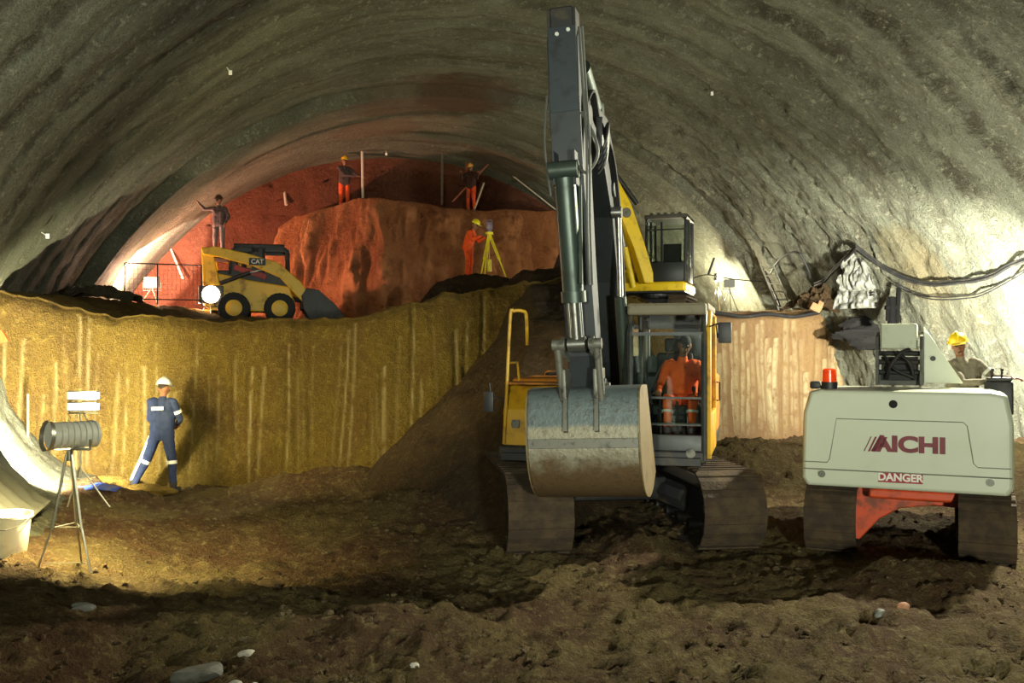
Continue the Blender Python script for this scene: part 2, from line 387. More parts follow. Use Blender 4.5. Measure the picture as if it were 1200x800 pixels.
# ================================================================ SOIL RAMP in front of the bench centre
def ramp_h(x,y):
    cxl=np.interp(y,[10.5,13,16,20,23],[.1,.3,.9,1.2,1.0])
    crest=np.interp(y,[10.8,12.5,13.6,14.6,17,18.6,20,22.5,24],[-.3,.6,1.6,2.35,3.2,3.9,4.15,3.8,3.0])
    crest=crest+.25*fbm(x*.6,y*.6,3,303)
    w=np.where(x<cxl,np.interp(y,[11,15,17,20,24],[.76,.78,1.15,1.1,.6]),1.7)
    pl=np.interp(y,[11,15,19,23],[.5,.7,1.3,2.0])
    d=np.maximum(0,np.abs(x-cxl)-pl*.6)
    h=crest-d*w-.15*d*d*.1
    h=np.maximum(h,-1.0+5.02*np.exp(-(((x+.7)/2.5)**4+((y-22.6)/2.6)**4)))
    h=h+.13*fbm(x*1.1,y*1.1,3,305)+.07*fbm(x*3.5,y*3.5,4,307,.6)+.02*fbm(x*13,y*13,3,309)
    # diagonal scrape lines on the flank
    h=h+.04*np.sin((y*1.1+x*.5)*7+2*fbm(x,y,2,311))*np.clip(-(x-cxl)/1.5,0,1)
    return h
xs=np.arange(-6.2,6.8,.05); ys=np.arange(10.2,24.5,.055)
Y,X=np.meshgrid(ys,xs,indexing='ij'); Z=ramp_h(X,Y)
bd=np.minimum.reduce([X-xs[0],xs[-1]-X,Y-ys[0],(ys[-1]-Y)])
Z=np.minimum(Z,-.6+bd*1.2+0*Z) if False else np.where(bd<.3,np.minimum(Z,-.3),Z)
Z=np.maximum(Z,-.7)
o=gridmesh('soil_ramp',np.stack([X,Y,Z],-1),SOIL_DARK); tag(o,'dark brown soil ramp sloping down from the upper level behind the large excavator','soil heap')

# ================================================================ CORE HEAP before the tunnel face
def closed_curve(pts,n):
    P_=[Vector((a,b,0)) for a,b in pts]; m_=len(P_); out=[]
    for i in range(m_):
        a,b,c,d=P_[i-1],P_[i],P_[(i+1)%m_],P_[(i+2)%m_]
        for k in range(n//m_):
            t=k/(n//m_); q=.5*((2*b)+(c-a)*t+(2*a-5*b+4*c-d)*t*t+(3*b-a-3*c+d)*t**3); out.append((q.x,q.y))
    return np.array(out)
foot=closed_curve([(-8.9,28.0),(-7.4,26.9),(-5.6,27.4),(-3.6,27.0),(-2.0,28.2),(.3,29.3),(2.2,29.9),(3.2,31.5),(2.5,34.4),(-3,33.4),(-8.5,31.6),(-9.6,29.6)],720)
top=closed_curve([(-6.9,29.4),(-6.4,28.2),(-5.3,28.2),(-3.7,27.9),(-2.2,29.2),(.0,30.1),(1.3,30.6),(2.0,31.5),(1.9,34.2),(-3,33.2),(-6.6,31.6),(-7.0,30.4)],720)
n_=len(foot); cs_=np.r_[0,np.cumsum(np.hypot(*(np.diff(np.r_[foot,foot[:1]],axis=0)).T))][:-1]
cen=foot.mean(0); rd=foot-cen; rd/=np.linalg.norm(rd,axis=1)[:,None]
RP=[];RS=[]
def core_top(x,y): return 6.75+.25*fbm(np.asarray(x)*.5,np.asarray(y)*.5,3,401)-.22*np.clip(-(np.asarray(x)+4.5),0,4)+.1*np.clip(y-29,0,5)*.3
tzz=core_top(top[:,0],top[:,1])
for k in range(91):
    u=k/90; p=foot*(1-u**1.0)+top*u
    z=2.9+(tzz-2.9)*u**.92
    gr=.40*fbm(cs_*1.0+.25*math.sin(u*4),np.full(n_,u*1.1),3,403)+.30*np.abs(fbm(cs_*2.2,np.full(n_,u*2.2),3,405))+.03*fbm(cs_*9,np.full(n_,u*12),3,407)
    gr*=min(1,(1-u)*8+.25)
    RP.append(np.c_[p+rd*gr[:,None],z+.05*fbm(cs_*2,np.full(n_,u*3),2,409)]); RS.append(np.clip(gr*4,0,1))
for k in range(1,41):
    u=k/40; p=top*(1-u)+cen*u; z=core_top(p[:,0],p[:,1])+.08*fbm(p[:,0]*2,p[:,1]*2,3,411)*min(1,u*8)
    RP.append(np.c_[p,z]); RS.append(np.zeros(n_))
o=gridmesh('soil_core',np.array(RP),SOIL_CORE,attrs={'streak':np.array(RS)},closed=True); tag(o,'tall heap of red lit soil left standing in front of the tunnel face','soil heap')

# ================================================================ PEOPLE
SKIN=mat('skin',(128,84,60),.55,dirt=(112,70,50))
def person(name,label,loc,rz,j,top,bottom,boots,helmet=None,scale=1.0,vox=.014,muffs=False,bands=None,group=None,gloves=None,hair=(30,24,20)):
    V_=Vector
    J=dict(pelvis=(0,0,.95),chest=(0,0,1.28),neck=(0,-.01,1.48),head=(0,-.03,1.63),
      shL=(.185,0,1.42),elL=(.26,.03,1.14),haL=(.27,-.08,.90),shR=(-.185,0,1.42),elR=(-.26,.03,1.14),haR=(-.27,-.08,.90),
      hiL=(.095,0,.92),knL=(.11,-.03,.50),anL=(.12,.02,.09),hiR=(-.095,0,.92),knR=(-.11,-.03,.50),anR=(-.12,.02,.09),face=(0,-1,0))
    J.update(j); J={k:V_(v) for k,v in J.items()}
    prims=[]   # (p0,p1,r0,r1,mat, xscale)
    def cap(a,b,r0,r1,m,): prims.append((V_(a),V_(b),r0,r1,m))
    T,B,BO,SK,EY,HR=0,1,2,3,4,5
    sd=(J['shL']-J['shR']).normalized(); hd=(J['hiL']-J['hiR']).normalized()
    pe,ch,ne,he=J['pelvis'],J['chest'],J['neck'],J['head']
    for s in(-1,1):
        cap(pe+hd*.07*s,ch+sd*.08*s-V_((0,0,0)),.118,.125,T)
        cap(ch+sd*.08*s,(J['shL' if s>0 else 'shR'])-sd*.05*s,.12,.075,T)
    cap(pe,ch,.12,.12,T); cap(ch,ne,.11,.062,T); cap(ne,he,.052,.05,SK)
    for q in 'LR':
        sh,el,ha=J['sh'+q],J['el'+q],J['ha'+q]; hi,kn,an=J['hi'+q],J['kn'+q],J['an'+q]
        cap(sh,el,.062,.050,T); cap(el,ha,.050,.036,T)
        d=(ha-el).normalized(); GM=SK
        side=d.cross(V_((0,0,1))); side=side.normalized() if side.length>.2 else V_((1,0,0)); s=1 if q=='L' else -1
        if abs(d.z)>.7: side=V_((0,-1,0)); side=(side-d*side.dot(d)).normalized()
        nrm=d.cross(side).normalized()*(-s if abs(d.z)>.7 else 1)
        for k in(-1,0,1): cap(ha+d*.02+side*.012*k,ha+d*.085+side*.021*k,.017,.015,GM)
        for k,ln_ in enumerate((.062,.072,.068,.052)):
            b0=ha+d*.088+side*(k-1.5)*.0205; m1=b0+d*ln_*.5+nrm*.010; m2=m1+d*ln_*.35+nrm*.028
            cap(b0,m1,.0095,.0088,GM); cap(m1,m2,.0088,.0078,GM)
        tb=ha+d*.03+side*.026; cap(tb,tb+side*.032+d*.028+nrm*.008,.012,.010,GM); cap(tb+side*.032+d*.028+nrm*.008,tb+side*.036+d*.056+nrm*.020,.010,.008,GM)
        cap(hi,kn,.098,.068,B); cap(kn,an,.066,.050,B); cap(an+V_((0,0,.06)),an,.056,.05,BO)
        fd=V_(J.get('toe'+q,an+V_((0,-.17,-.045)))); cap(an-V_((0,-.03,.03)),fd,.048,.042,BO)
    fw=J['face'].normalized(); up=(he-ne).normalized(); fw=(fw-up*fw.dot(up)).normalized(); sx=fw.cross(up).normalized()
    c=he+up*.03
    for s in(-1,1):
        cap(c+sx*.018*s-fw*.02,c+sx*.014*s+fw*.018-up*.05,.072,.052,SK)
        cap(c+sx*.076*s-up*.03,c+sx*.078*s+up*.0-up*.005,.012,.014,SK)
        cap(c+sx*.028*s+fw*.078-up*.012,c+sx*.034*s+fw*.078-up*.012,.0065,.0065,EY)
        cap(c+sx*.014*s+fw*.082+up*.012,c+sx*.045*s+fw*.072+up*.010,.009,.009,HR)
    cap(c+fw*.084-up*.01,c+fw*.100-up*.040,.010,.015,SK); cap(c+fw*.045-up*.08,c+fw*.058-up*.092,.038,.026,SK)
    cap(c-fw*.03+up*.03,c-fw*.035+up*.045,.082,.078,HR)
    cap(c+sx*.016+fw*.080-up*.072,c-sx*.016+fw*.080-up*.072,.0045,.0045,EY)
    mb=MB()
    for (a,b,r0,r1,m) in prims:
        if (b-a).length<1e-4: b=a+V_((0,0,1e-3))
        mb.cyl(a,b,r0,r1,14,False); mb.sph(a,r0,12,8); mb.sph(b,r1,12,8)
    me=bpy.data.meshes.new('tmp'); me.from_pydata(mb.v,[],mb.f); ob=bpy.data.objects.new('tmp',me); COL.objects.link(ob)
    md=ob.modifiers.new('r','REMESH'); md.mode='VOXEL'; md.voxel_size=vox; md.use_smooth_shade=True
    sm=ob.modifiers.new('s','SMOOTH'); sm.iterations=2; sm.factor=.4
    dg=bpy.context.evaluated_depsgraph_get(); dg.update(); ev=ob.evaluated_get(dg)
    m2=bpy.data.meshes.new_from_object(ev); bpy.data.objects.remove(ob); bpy.data.meshes.remove(me)
    nv=len(m2.vertices); co=np.empty(nv*3,np.float32); m2.vertices.foreach_get('co',co); co=co.reshape(-1,3)
    best=np.full(nv,1e9); idx=np.zeros(nv,int)
    for (a,b,r0,r1,m) in prims:
        a_=np.array(a); d_=np.array(b-a); L2=max(d_@d_,1e-9); t=np.clip(((co-a_)@d_)/L2,0,1)
        dist=np.linalg.norm(co-a_-t[:,None]*d_,axis=1)-(r0+(r1-r0)*t)
        if m==EY: dist-=.003
        w=dist<best; best[w]=dist[w]; idx[w]=m
    # cloth creases
    w=((idx==T)|(idx==B))
    cr=fbm(co[:,0]*9+co[:,1]*7,co[:,2]*16,3,int(loc[0]*10)%50)*.011
    nn=np.empty(nv*3,np.float32); m2.vertices.foreach_get('normal',nn); nn=nn.reshape(-1,3)
    co=co+nn*(cr*w)[:,None]
    m2.vertices.foreach_set('co',(co*scale).astype(np.float32).reshape(-1))
    fv=np.array([p.vertices[0] for p in m2.polygons]) ; mi=idx[fv]
    m2.materials.clear()
    cm=lambda c,r: mat('cloth_%d_%d_%d'%c,c,r,dirt=tuple(int(v*.78) for v in c),dscale=9,bump=.3,bscale=60)
    for q in (cm(top,.85),cm(bottom,.85),cm(boots,.7),SKIN,mat('eye_dark',(20,16,14),.3),mat('hair_dark',hair,.8)): m2.materials.append(q)
    m2.polygons.foreach_set('material_index',mi.astype(np.int32)); m2.polygons.foreach_set('use_smooth',[True]*len(mi)); m2.update()
    m2.name=name
    o=bpy.data.objects.new(name,m2); COL.objects.link(o); o.location=loc; o.rotation_euler=(0,0,rz); tag(o,label,'person',group)
    if helmet:
        h=MB(); n=20; hc=(c+up*.052-fw*.012)*scale; M=Matrix((sx,fw,up)).transposed()
        vs=[];fs=[]
        for jv in range(8):
            ph=PI/2*jv/7
            for i in range(n):
                t=2*PI*i/n; rr=math.cos(ph); vs.append(hc+M@Vector((.108*rr*math.cos(t),.128*rr*math.sin(t),.108*math.sin(ph)))*scale)
        for jv in range(7):
            for i in range(n): fs.append((jv*n+i,jv*n+(i+1)%n,(jv+1)*n+(i+1)%n,(jv+1)*n+i))
        h.add(vs,fs)
        h.cyl(hc-up*.012*scale,hc+up*.004*scale,.128*scale,.118*scale,24)
        h.box(hc+(fw*.135-up*.006)*scale,(.15*scale,.07*scale,.012*scale),rot=M.to_euler(),ch=.004)
        h.tube([hc+M@Vector((0,.125*math.cos(t),.118*math.sin(t)))*scale for t in np.linspace(.1,PI-.1,10)],.009*scale,6)
        hm=h.build('hard_hat',mat('helmet_%d_%d_%d'%helmet,helmet,.35,coat=.3,dirt=tuple(int(v*.85) for v in helmet)),o,smooth=True)
    if muffs:
        for s in(-1,1):
            e=MB(); e.sph((c+sx*.098*s-up*.005)*scale,(.026,.04,.045),10,8); e.build('ear_defender',mat('muff',(210,205,195),.5),o,smooth=True)
    for b_ in (bands or []):   # (joint a, joint b, fraction, radius, width)
        a,b,t,r,wd=b_; a=J[a];b=J[b]; p=a.lerp(b,t); d=(b-a).normalized()
        mb=MB(); mb.cyl((p-d*wd/2)*scale,(p+d*wd/2)*scale,r*scale,r*scale,18,False)
        bo=mb.build('reflective_band',mat('reflector',(215,215,205),.4,dirt=(190,190,180)),o,smooth=True)
    return o,J,(c,fw,up,sx)

# ================================================================ CRAWLER TRACK
STEEL_DIRTY=mat('track_steel',(76,60,40),.9,metal=.0,dirt=(56,44,32),dscale=5,damt=(.35,.6),bump=1,bscale=18)
BLACK=mat('black_steel',(34,34,36),.5,dirt=(70,60,44),dscale=5)
def crawler(parent,x,L,H,W,y0=0,frame_mat=None,shoes=44,muddy=None):
    m=muddy or STEEL_DIRTY; r=H/2-.03; st_=(L-H)/2; per=4*st_+2*PI*r; mb=MB()
    for k in range(shoes):
        s=per*k/shoes
        if s<2*st_: y=-st_+s; z=H-.03; a=0
        elif s<2*st_+PI*r: t=(s-2*st_)/r; y=st_+r*math.sin(t); z=H/2+r*math.cos(t); a=-t
        elif s<4*st_+PI*r: y=st_-(s-2*st_-PI*r); z=.03; a=PI
        else: t=(s-4*st_-PI*r)/r; y=-st_-r*math.sin(t); z=H/2-r*math.cos(t); a=PI-t
        w=per/shoes
        mb.box((x,y0+y,z),(W,w*1.04,.03),rot=(a,0,0))
        for q in(0,):
            n=Vector((0,-math.sin(a),math.cos(a))); tt=Vector((0,math.cos(a),math.sin(a)))
            c=Vector((x,y0+y,z))+n*.022+tt*(q*w*.9); mb.box(c,(W*.985,.016,.018),rot=(a,0,0))
        c=Vector((x,y0+y,z))-Vector((0,-math.sin(a),math.cos(a)))*.035
        for q in(-.09,.09): mb.box(c+Vector((q,0,0)),(.035,w*.95,.06),rot=(a,0,0))
    tr=mb.build('crawler_track',m,parent)
    fm=frame_mat or BLACK
    f=MB(); f.prism([(-st_,H*.30),(st_,H*.30),(st_+.05,H*.5),(st_-.1,H*.72),(-st_+.1,H*.72),(-st_-.05,H*.5)],x-W*.28,x+W*.28); f.v=[(a,b+y0,c) for a,b,c in f.v]
    f.build('track_frame',fm,tr,bevel=.02)
    for q,nm in((-1,'idler'),(1,'sprocket')):
        w=MB(); w.cyl((x-.09,y0+q*st_,H/2),(x+.09,y0+q*st_,H/2),r-.075,n=28); w.cyl((x-.17,y0+q*st_,H/2),(x+.17,y0+q*st_,H/2),r*.45,n=20); w.cyl((x-W*.36,y0+q*st_,H/2),(x+W*.36,y0+q*st_,H/2),.08,n=14)
        if nm=='sprocket':
            for k in range(21):
                t=2*PI*k/21; w.box((x,y0+q*st_+(r-.06)*math.cos(t),H/2+(r-.06)*math.sin(t)),(.06,.05,.05),rot=(t,0,0))
        w.build(nm,fm,tr,smooth=True)
    for k in range(6):
        w=MB(); y=y0-st_*.8+k*st_*1.6/5; w.cyl((x-.16,y,.14),(x+.16,y,.14),.085,n=16); w.build('track_roller',fm,tr,smooth=True)
    return tr
def hose(mb,pts,r=.02): mb.tube(catmull(pts,8),r,7)
def text_mesh(body,size,m,name,parent,M,extr=.002,offset=0.0,sx=1.0,shear=0,font_space=1.0):
    cu=bpy.data.curves.new('t','FONT'); cu.body=body; cu.size=size; cu.extrude=extr; cu.offset=offset; cu.align_x='CENTER'; cu.align_y='CENTER'; cu.shear=shear; cu.space_character=font_space
    ob=bpy.data.objects.new('t',cu); COL.objects.link(ob); dg=bpy.context.evaluated_depsgraph_get(); dg.update()
    me=bpy.data.meshes.new_from_object(ob.evaluated_get(dg)); bpy.data.objects.remove(ob)
    for v in me.vertices: v.co.x*=sx
    me.materials.clear(); me.materials.append(m); me.name=name
    o=bpy.data.objects.new(name,me); COL.objects.link(o); o.parent=parent; o.matrix_local=M
    return o

# ================================================================ MAIN EXCAVATOR
YEL=mat('excavator_yellow',(206,158,28),.42,dirt=(130,92,34),dscale=4,damt=(.45,.7),coat=.1)
ORG=mat('excavator_orange_yellow',(196,120,24),.5,dirt=(120,74,30),dscale=5,damt=(.45,.7))
DARKARM=mat('boom_dark_paint',(42,46,50),.5,metal=.2,dirt=(26,26,27),dscale=5)
BARREL=mat('cylinder_barrel',(64,74,68),.38,metal=.5,dirt=(50,54,50),dscale=6)
CHROME=mat('chrome_rod',(150,150,145),.3,metal=.9,dirt=(100,98,90))
PIN=mat('worn_steel',(112,110,102),.5,metal=.4,dirt=(48,44,38),dscale=9)
RUBBER=mat('rubber',(28,28,28),.7,dirt=(50,44,36))
H0=Vector((1.41,12.6,-.02))
EX=thing('large_excavator','large tracked excavator facing the camera with raised boom, hanging grey bucket and operator cab','excavator',H0)
# undercarriage frame: faces slightly to the right in the picture; local frame then forward = -Y
UC=bpy.data.objects.new('undercarriage',None); UC.parent=EX; UC.rotation_euler=(0,0,R_(7)); COL.objects.link(UC)
ucm=MB(); ucm.box((0,0,.62),(1.3,1.7,.30),ch=.05)
for s in(-1,1):
    for q in(-1,1): ucm.tube([(s*.4,q*.5,.66),(s*.85,q*1.0,.50)],.16,8)
ucm.cyl((0,0,.75),(0,0,1.02),.62,n=36)
uc=ucm.build('undercarriage_frame',BLACK,EX,smooth=True); uc.rotation_euler=(0,0,R_(7)); uc.location=(-.2,0,0)
bpy.data.objects.remove(UC)
for s in(-1,1):
    tr=crawler(EX,s*1.12,4.15,.95,.74,0,shoes=46); tr.rotation_euler=(0,0,R_(7)); tr.location=(-.22,0,0)
UP=R_(-15)
def upart(o): o.rotation_euler=(0,0,UP); return o
LEAN=R_(-2.3)
def armpart(o):     # the arm hangs slightly out of plumb from the boom tip
    T=Matrix.Translation((0,-3.12,4.75)); o.matrix_local=Matrix.Rotation(UP,4,'Z')@T@Matrix.Rotation(LEAN,4,'Y')@T.inverted(); return o
# house deck
m=MB(); m.box((0,.25,1.11),(2.5,3.4,.16),ch=.03); m.box((0,-1.0,1.06),(2.4,1.0,.10)); upart(m.build('deck',BLACK,EX,bevel=.01))
m=MB(); m.prism([(1.0,1.15),(1.95,1.15),(2.25,1.4),(2.2,2.0),(1.0,2.05)],-1.25,1.25); upart(m.build('counterweight',ORG,EX,bevel=.06))
m=MB(); m.box((-.1,.62,1.62),(1.9,.9,.86),ch=.05); m.box((.15,.62,2.09),(1.0,.7,.10),ch=.03); upart(m.build('engine_hood',BLACK,EX))
m=MB(); m.box((-.85,-.35,1.60),(.75,1.15,.80),ch=.05); upart(m.build('fuel_tank',ORG,EX))
m=MB(); m.prism([(-1.34,1.16),(-.93,1.16),(-.93,1.92),(-1.10,1.92),(-1.34,1.62)],-1.22,-.48); tb=m.build('tool_box',YEL,EX,bevel=.03); upart(tb)
m=MB(); m.box((-.85,-1.13,1.945),(.70,.40,.03),ch=.01); m.build('tread_plate',ORG,tb)
m=MB(); m.box((-1.05,-1.355,1.45),(.10,.03,.10),ch=.02); m.cyl((-1.05,-1.36,1.45),(-1.05,-1.39,1.45),.05,n=16); m.build('work_lamp',PIN,tb,smooth=True)
for yy in (0,):
    m=MB(); m.tube(catmull([(-1.20,-1.36,1.2),(-1.16,-1.36,1.9),(-1.12,-1.34,2.78),(-1.08,-1.32,2.84),(-.98,-1.28,2.84),(-.94,-1.26,2.78),(-.93,-1.24,2.42)],6),.022,8)
    m.tube([(-1.14,-1.36,2.2),(-1.12,-1.0,2.2),(-1.12,-.9,1.95)],.016,8)
    upart(m.build('handrail',YEL,EX,smooth=True))
m=MB(); m.tube([(-1.2,-1.3,1.75),(-1.36,-1.36,1.78),(-1.38,-1.36,1.95)],.012,6); m.box((-1.39,-1.37,1.72),(.13,.04,.26),ch=.018); mr=m.build('mirror',BLACK,EX,smooth=True); upart(mr)
m=MB(); m.box((-1.39,-1.345,1.72),(.10,.008,.22),ch=.002); m.build('mirror_glass',PIN,mr)
# cab
CXc,CY0,CY1,CZ0,CZ1=.80,-1.42,.25,1.02,2.86
cab=MB()
def post(a,b,w=.055): cab.tube([a,b],w*.62,6)
hw=.43
PR=[(CY0,CZ0+.32),(CY0+.02,2.45),(CY0+.30,CZ1-.06),(CY1,CZ1-.06),(CY1,CZ0+.1)]
for s in(-1,1):
    x=CXc+s*hw
    cab.tube([(x,CY0,CZ0+.05),(x,CY0+.01,2.55),(x,CY0+.12,2.76),(x,CY0+.34,CZ1-.04)],.036,8)
    cab.tube([(x,CY0+.34,CZ1-.04),(x,CY1,CZ1-.04)],.04,8); cab.tube([(x,CY1,CZ1-.04),(x,CY1,CZ0)],.045,8)
    cab.tube([(x,-.45,CZ1-.04),(x,-.45,CZ0+.1)],.032,8)
    cab.box((x,(CY0+CY1)/2,CZ0+.24),(.05,CY1-CY0-.02,.46),ch=.01)
cab.box((CXc,CY0+.02,CZ0+.20),(2*hw,.06,.30),ch=.02)          # front sill
cab.box((CXc,CY0+.02,CZ0+.47),(2*hw,.035,.03)); cab.box((CXc,CY0+.005,2.55),(2*hw,.04,.04)); cab.box((CXc,CY0+.0,1.80),(2*hw,.025,.025))
cab.box((CXc,(CY0+CY1)/2,CZ0+.06),(2*hw,CY1-CY0,.10),ch=.02)
cab.box((CXc,CY1,1.65),(2*hw,.05,1.25)); cab.box((CXc,CY1,2.74),(2*hw,.05,.2)); cab.box((CXc+.18,CY1,2.4),(2*hw-.36,.05,.6)); cab.box((CXc-hw,-.12,1.9),(.04,.62,1.7)); cab.box((CXc-hw,-.75,1.5),(.04,1.0,.4))
cf=cab.build('cab',mat('cab_frame',(40,44,44),.45,dirt=(84,76,56),dscale=5),EX,smooth=True); upart(cf)
m=MB(); m.box((CXc,(CY0+CY1)/2+.05,CZ1+.015),(2*hw+.10,CY1-CY0-.14,.085),ch=.035); m.box((CXc,CY0+.06,CZ1-.02),(2*hw+.06,.22,.14),ch=.03)
m.build('roof',mat('cab_roof',(112,104,84),.6,dirt=(80,72,54)),cf)
m=MB(); m.box((CXc,CY0-.005,2.18),(2*hw-.06,.008,.70)); m.build('windscreen',GLASS,cf)
m=MB(); m.box((CXc,CY0-.005,1.64),(2*hw-.06,.008,.30)); m.build('lower_windscreen',GLASS,cf)
for s in(-1,1): m=MB(); m.box((CXc+s*(hw),-.95,2.12),(.008,.85,1.1)); m.build('side_window',GLASS,cf)
m=MB(); m.tube([(CXc+.12,CY0-.02,2.52),(CXc-.22,CY0-.025,1.86)],.008,6); m.tube([(CXc-.27,CY0-.022,2.15),(CXc-.17,CY0-.022,1.72)],.010,6); m.build('wiper',BLACK,cf)
m=MB(); m.box((CXc+hw+.045,-.55,1.95),(.05,1.5,1.66),ch=.02)  # open yellow door swung back along the cab side
m.v=[(a,b,c) for a,b,c in m.v]
dm=MB(); dm.tube([(CXc+hw+.05,CY0+.03,1.10),(CXc+hw+.05,CY0+.04,2.62),(CXc+hw+.05,CY0+.3,2.80)],.034,8); dm.box((CXc+hw+.05,-.75,1.36),(.05,1.25,.50),ch=.015)
dm.tube([(CXc+hw+.05,-.12,1.15),(CXc+hw+.05,-.12,2.78),(CXc+hw+.05,CY0+.3,2.80)],.03,8)
dd=dm.build('door',YEL,cf,smooth=True)
m=MB(); m.tube([(CXc+hw+.09,-.35,1.72),(CXc+hw+.13,-.35,1.72),(CXc+hw+.13,-.35,1.95),(CXc+hw+.09,-.35,1.95)],.012,6); m.build('door_handle',BLACK,dd)
m=MB(); m.tube([(CXc+hw+.03,CY0+.05,2.62),(CXc+hw+.14,CY0-.04,2.66),(CXc+hw+.16,CY0-.05,2.5)],.011,6); m.tube([(CXc+hw+.14,CY0-.04,2.66),(CXc+hw+.22,CY0-.05,2.66)],.011,6); m.box((CXc+hw+.24,CY0-.06,2.56),(.15,.05,.24),ch=.022); m.build('side_mirror',BLACK,cf,smooth=True)
for s in(-.2,.28): m=MB(); m.cyl((CXc+s,CY0-.05,CZ0+.14),(CXc+s,CY0+.02,CZ0+.14),.055,n=16); m.build('cab_lamp',PIN,cf,smooth=True)
m=MB(); m.box((CXc-.02,-.42,1.60),(.50,.48,.12),ch=.05); m.box((CXc-.02,-.14,1.98),(.46,.12,.68),rot=(-.12,0,0),ch=.05); m.box((CXc-.02,-.10,2.42),(.26,.10,.18),ch=.04); m.box((CXc-.02,-.42,1.35),(.36,.4,.4),ch=.02)
m.build('operator_seat',mat('seat_vinyl',(44,42,42),.7),cf)
m=MB()
for s in(-1,1): m.box((CXc-.02+s*.30,-.62,1.55),(.13,.5,.26),ch=.03); m.tube([(CXc-.02+s*.30,-.80,1.66),(CXc-.02+s*.29,-.84,1.86)],.012,6); m.sph((CXc-.02+s*.29,-.84,1.88),(.025,.025,.04),8,6)
m.tube([(CXc-.1,-1.1,1.15),(CXc-.1,-1.18,1.75)],.014,6); m.tube([(CXc+.1,-1.1,1.15),(CXc+.1,-1.18,1.75)],.014,6)
m.build('control_lever',BLACK,cf,smooth=True)
# boom / arm in the machine's plane: (forward, z) -> local (x, -fwd, z)
def plane_prism(mb,pts,x0,x1): mb.prism([(-a,b) for a,b in pts],x0,x1)
m=MB()
lo=[(.25,1.60),(.55,2.2),(.92,3.2),(1.35,3.95),(1.95,4.45),(2.75,4.62),(3.02,4.60)]
up=[(3.18,4.74),(3.10,4.92),(2.75,5.02),(1.75,5.05),(1.02,4.62),(.52,3.7),(.20,2.6),(.02,1.95),(.05,1.70)]
plane_prism(m,lo+up,-.155,.155)
for s in(-1,1): m.cyl((s*.15,-.18,1.8),(s*.24,-.18,1.8),.14,n=20); m.cyl((s*.15,-3.08,4.76),(s*.20,-3.08,4.76),.12,n=20); m.cyl((s*.15,-1.35,4.3),(s*.19,-1.35,4.3),.11,n=20)
m.box((0,-.2,1.35),(.66,.5,.5),ch=.03)
boom=m.build('boom',DARKARM,EX,bevel=.015); upart(boom)
m=MB()
for k,xx in enumerate((.165,.19,.215)):
    hose(m,[(xx,-.5,2.2),(xx,-.70,2.7),(xx,-1.1,3.9),(xx,-1.7,4.62),(xx,-2.6,4.80),(xx+.02,-3.1,5.00),(xx-.03,-3.34,4.7),(xx-.06,-3.36,4.2)],.016)
m.build('hydraulic_hose',RUBBER,boom,smooth=True)
m=MB()
for k in range(4): 
    hose(m,[(.24,-2.62,4.62-.05*k),(.34,-2.85,4.72-.03*k),(.33,-2.95,4.5-.06*k),(.24,-2.9,4.35-.05*k)],.017)
m.box((.25,-2.8,4.62),(.07,.14,.35),ch=.01)
m.build('hose_block',BLACK,boom,smooth=True)
for s in(-1,1):
    m=MB(); m.cyl((s*.27,-.80,1.25),(s*.245,-1.35,3.0),.07,n=18); m.cyl((s*.27,-.80,1.17),(s*.27,-.80,1.33),.09,n=12)
    cy=m.build('boom_cylinder',BARREL,EX,smooth=True); upart(cy)
    m=MB(); m.cyl((s*.245,-1.33,2.94),(s*.23,-1.40,4.0),.034,n=14); m.cyl((s*.15,-1.40,4.0),(s*.27,-1.40,4.0),.07,n=14); m.build('piston_rod',CHROME,cy,smooth=True)
# arm
m=MB()
plane_prism(m,[(3.30,5.60),(3.42,5.46),(3.44,4.9),(3.40,4.2),(3.02,2.3),(2.86,1.86),(2.74,1.86),(2.70,2.1),(2.86,3.3),(2.92,4.35),(2.98,4.75),(3.08,5.45),(3.20,5.62)],-.155,.155)
for s in(-1,1):
    m.cyl((s*.155,-2.80,1.96),(s*.20,-2.80,1.96),.10,n=18); m.cyl((s*.155,-3.12,4.75),(s*.20,-3.12,4.75),.12,n=18)
    m.box((s*.10,-3.48,4.14),(.03,.26,.34),ch=.01)
arm=m.build('arm',DARKARM,EX,bevel=.012); armpart(arm)
m=MB(); m.box((0,-3.43,5.15),(.285,.02,.85),ch=.004); m.box((0,-3.38,4.55),(.31,.03,.10),ch=.004); m.build('reinforcing_plate',mat('arm_plate',(50,56,62),.45,metal=.3,dirt=(36,38,40)),arm)
m=MB(); m.cyl((0,-1.75,5.16),(0,-2.55,5.42),.10,n=18); m.cyl((-.1,-1.72,5.14),(.1,-1.72,5.14),.09,n=14); ac=m.build('arm_cylinder',BARREL,EX,smooth=True); upart(ac)
m=MB(); m.cyl((0,-2.5,5.40),(0,-3.24,5.50),.05,n=14); m.build('piston_rod',CHROME,ac,smooth=True)
m=MB(); m.box((0,-3.36,5.66),(.24,.14,.24),ch=.02)
for s in(-1,1): m.box((s*.13,-3.32,5.55),(.03,.22,.42),ch=.01)
tk=m.build('arm_end_bracket',BLACK,arm)
for s in(-.045,.07):
    m=MB(); m.cyl((s,-3.435,5.50+.03*(s>0)),(s,-3.455,5.50+.03*(s>0)),.020,n=12); m.build('bracket_light',mat('bracket_light_white',(235,235,230),.25,metal=.3),tk,smooth=True)  # pale discs standing for two small white lights on the bracket
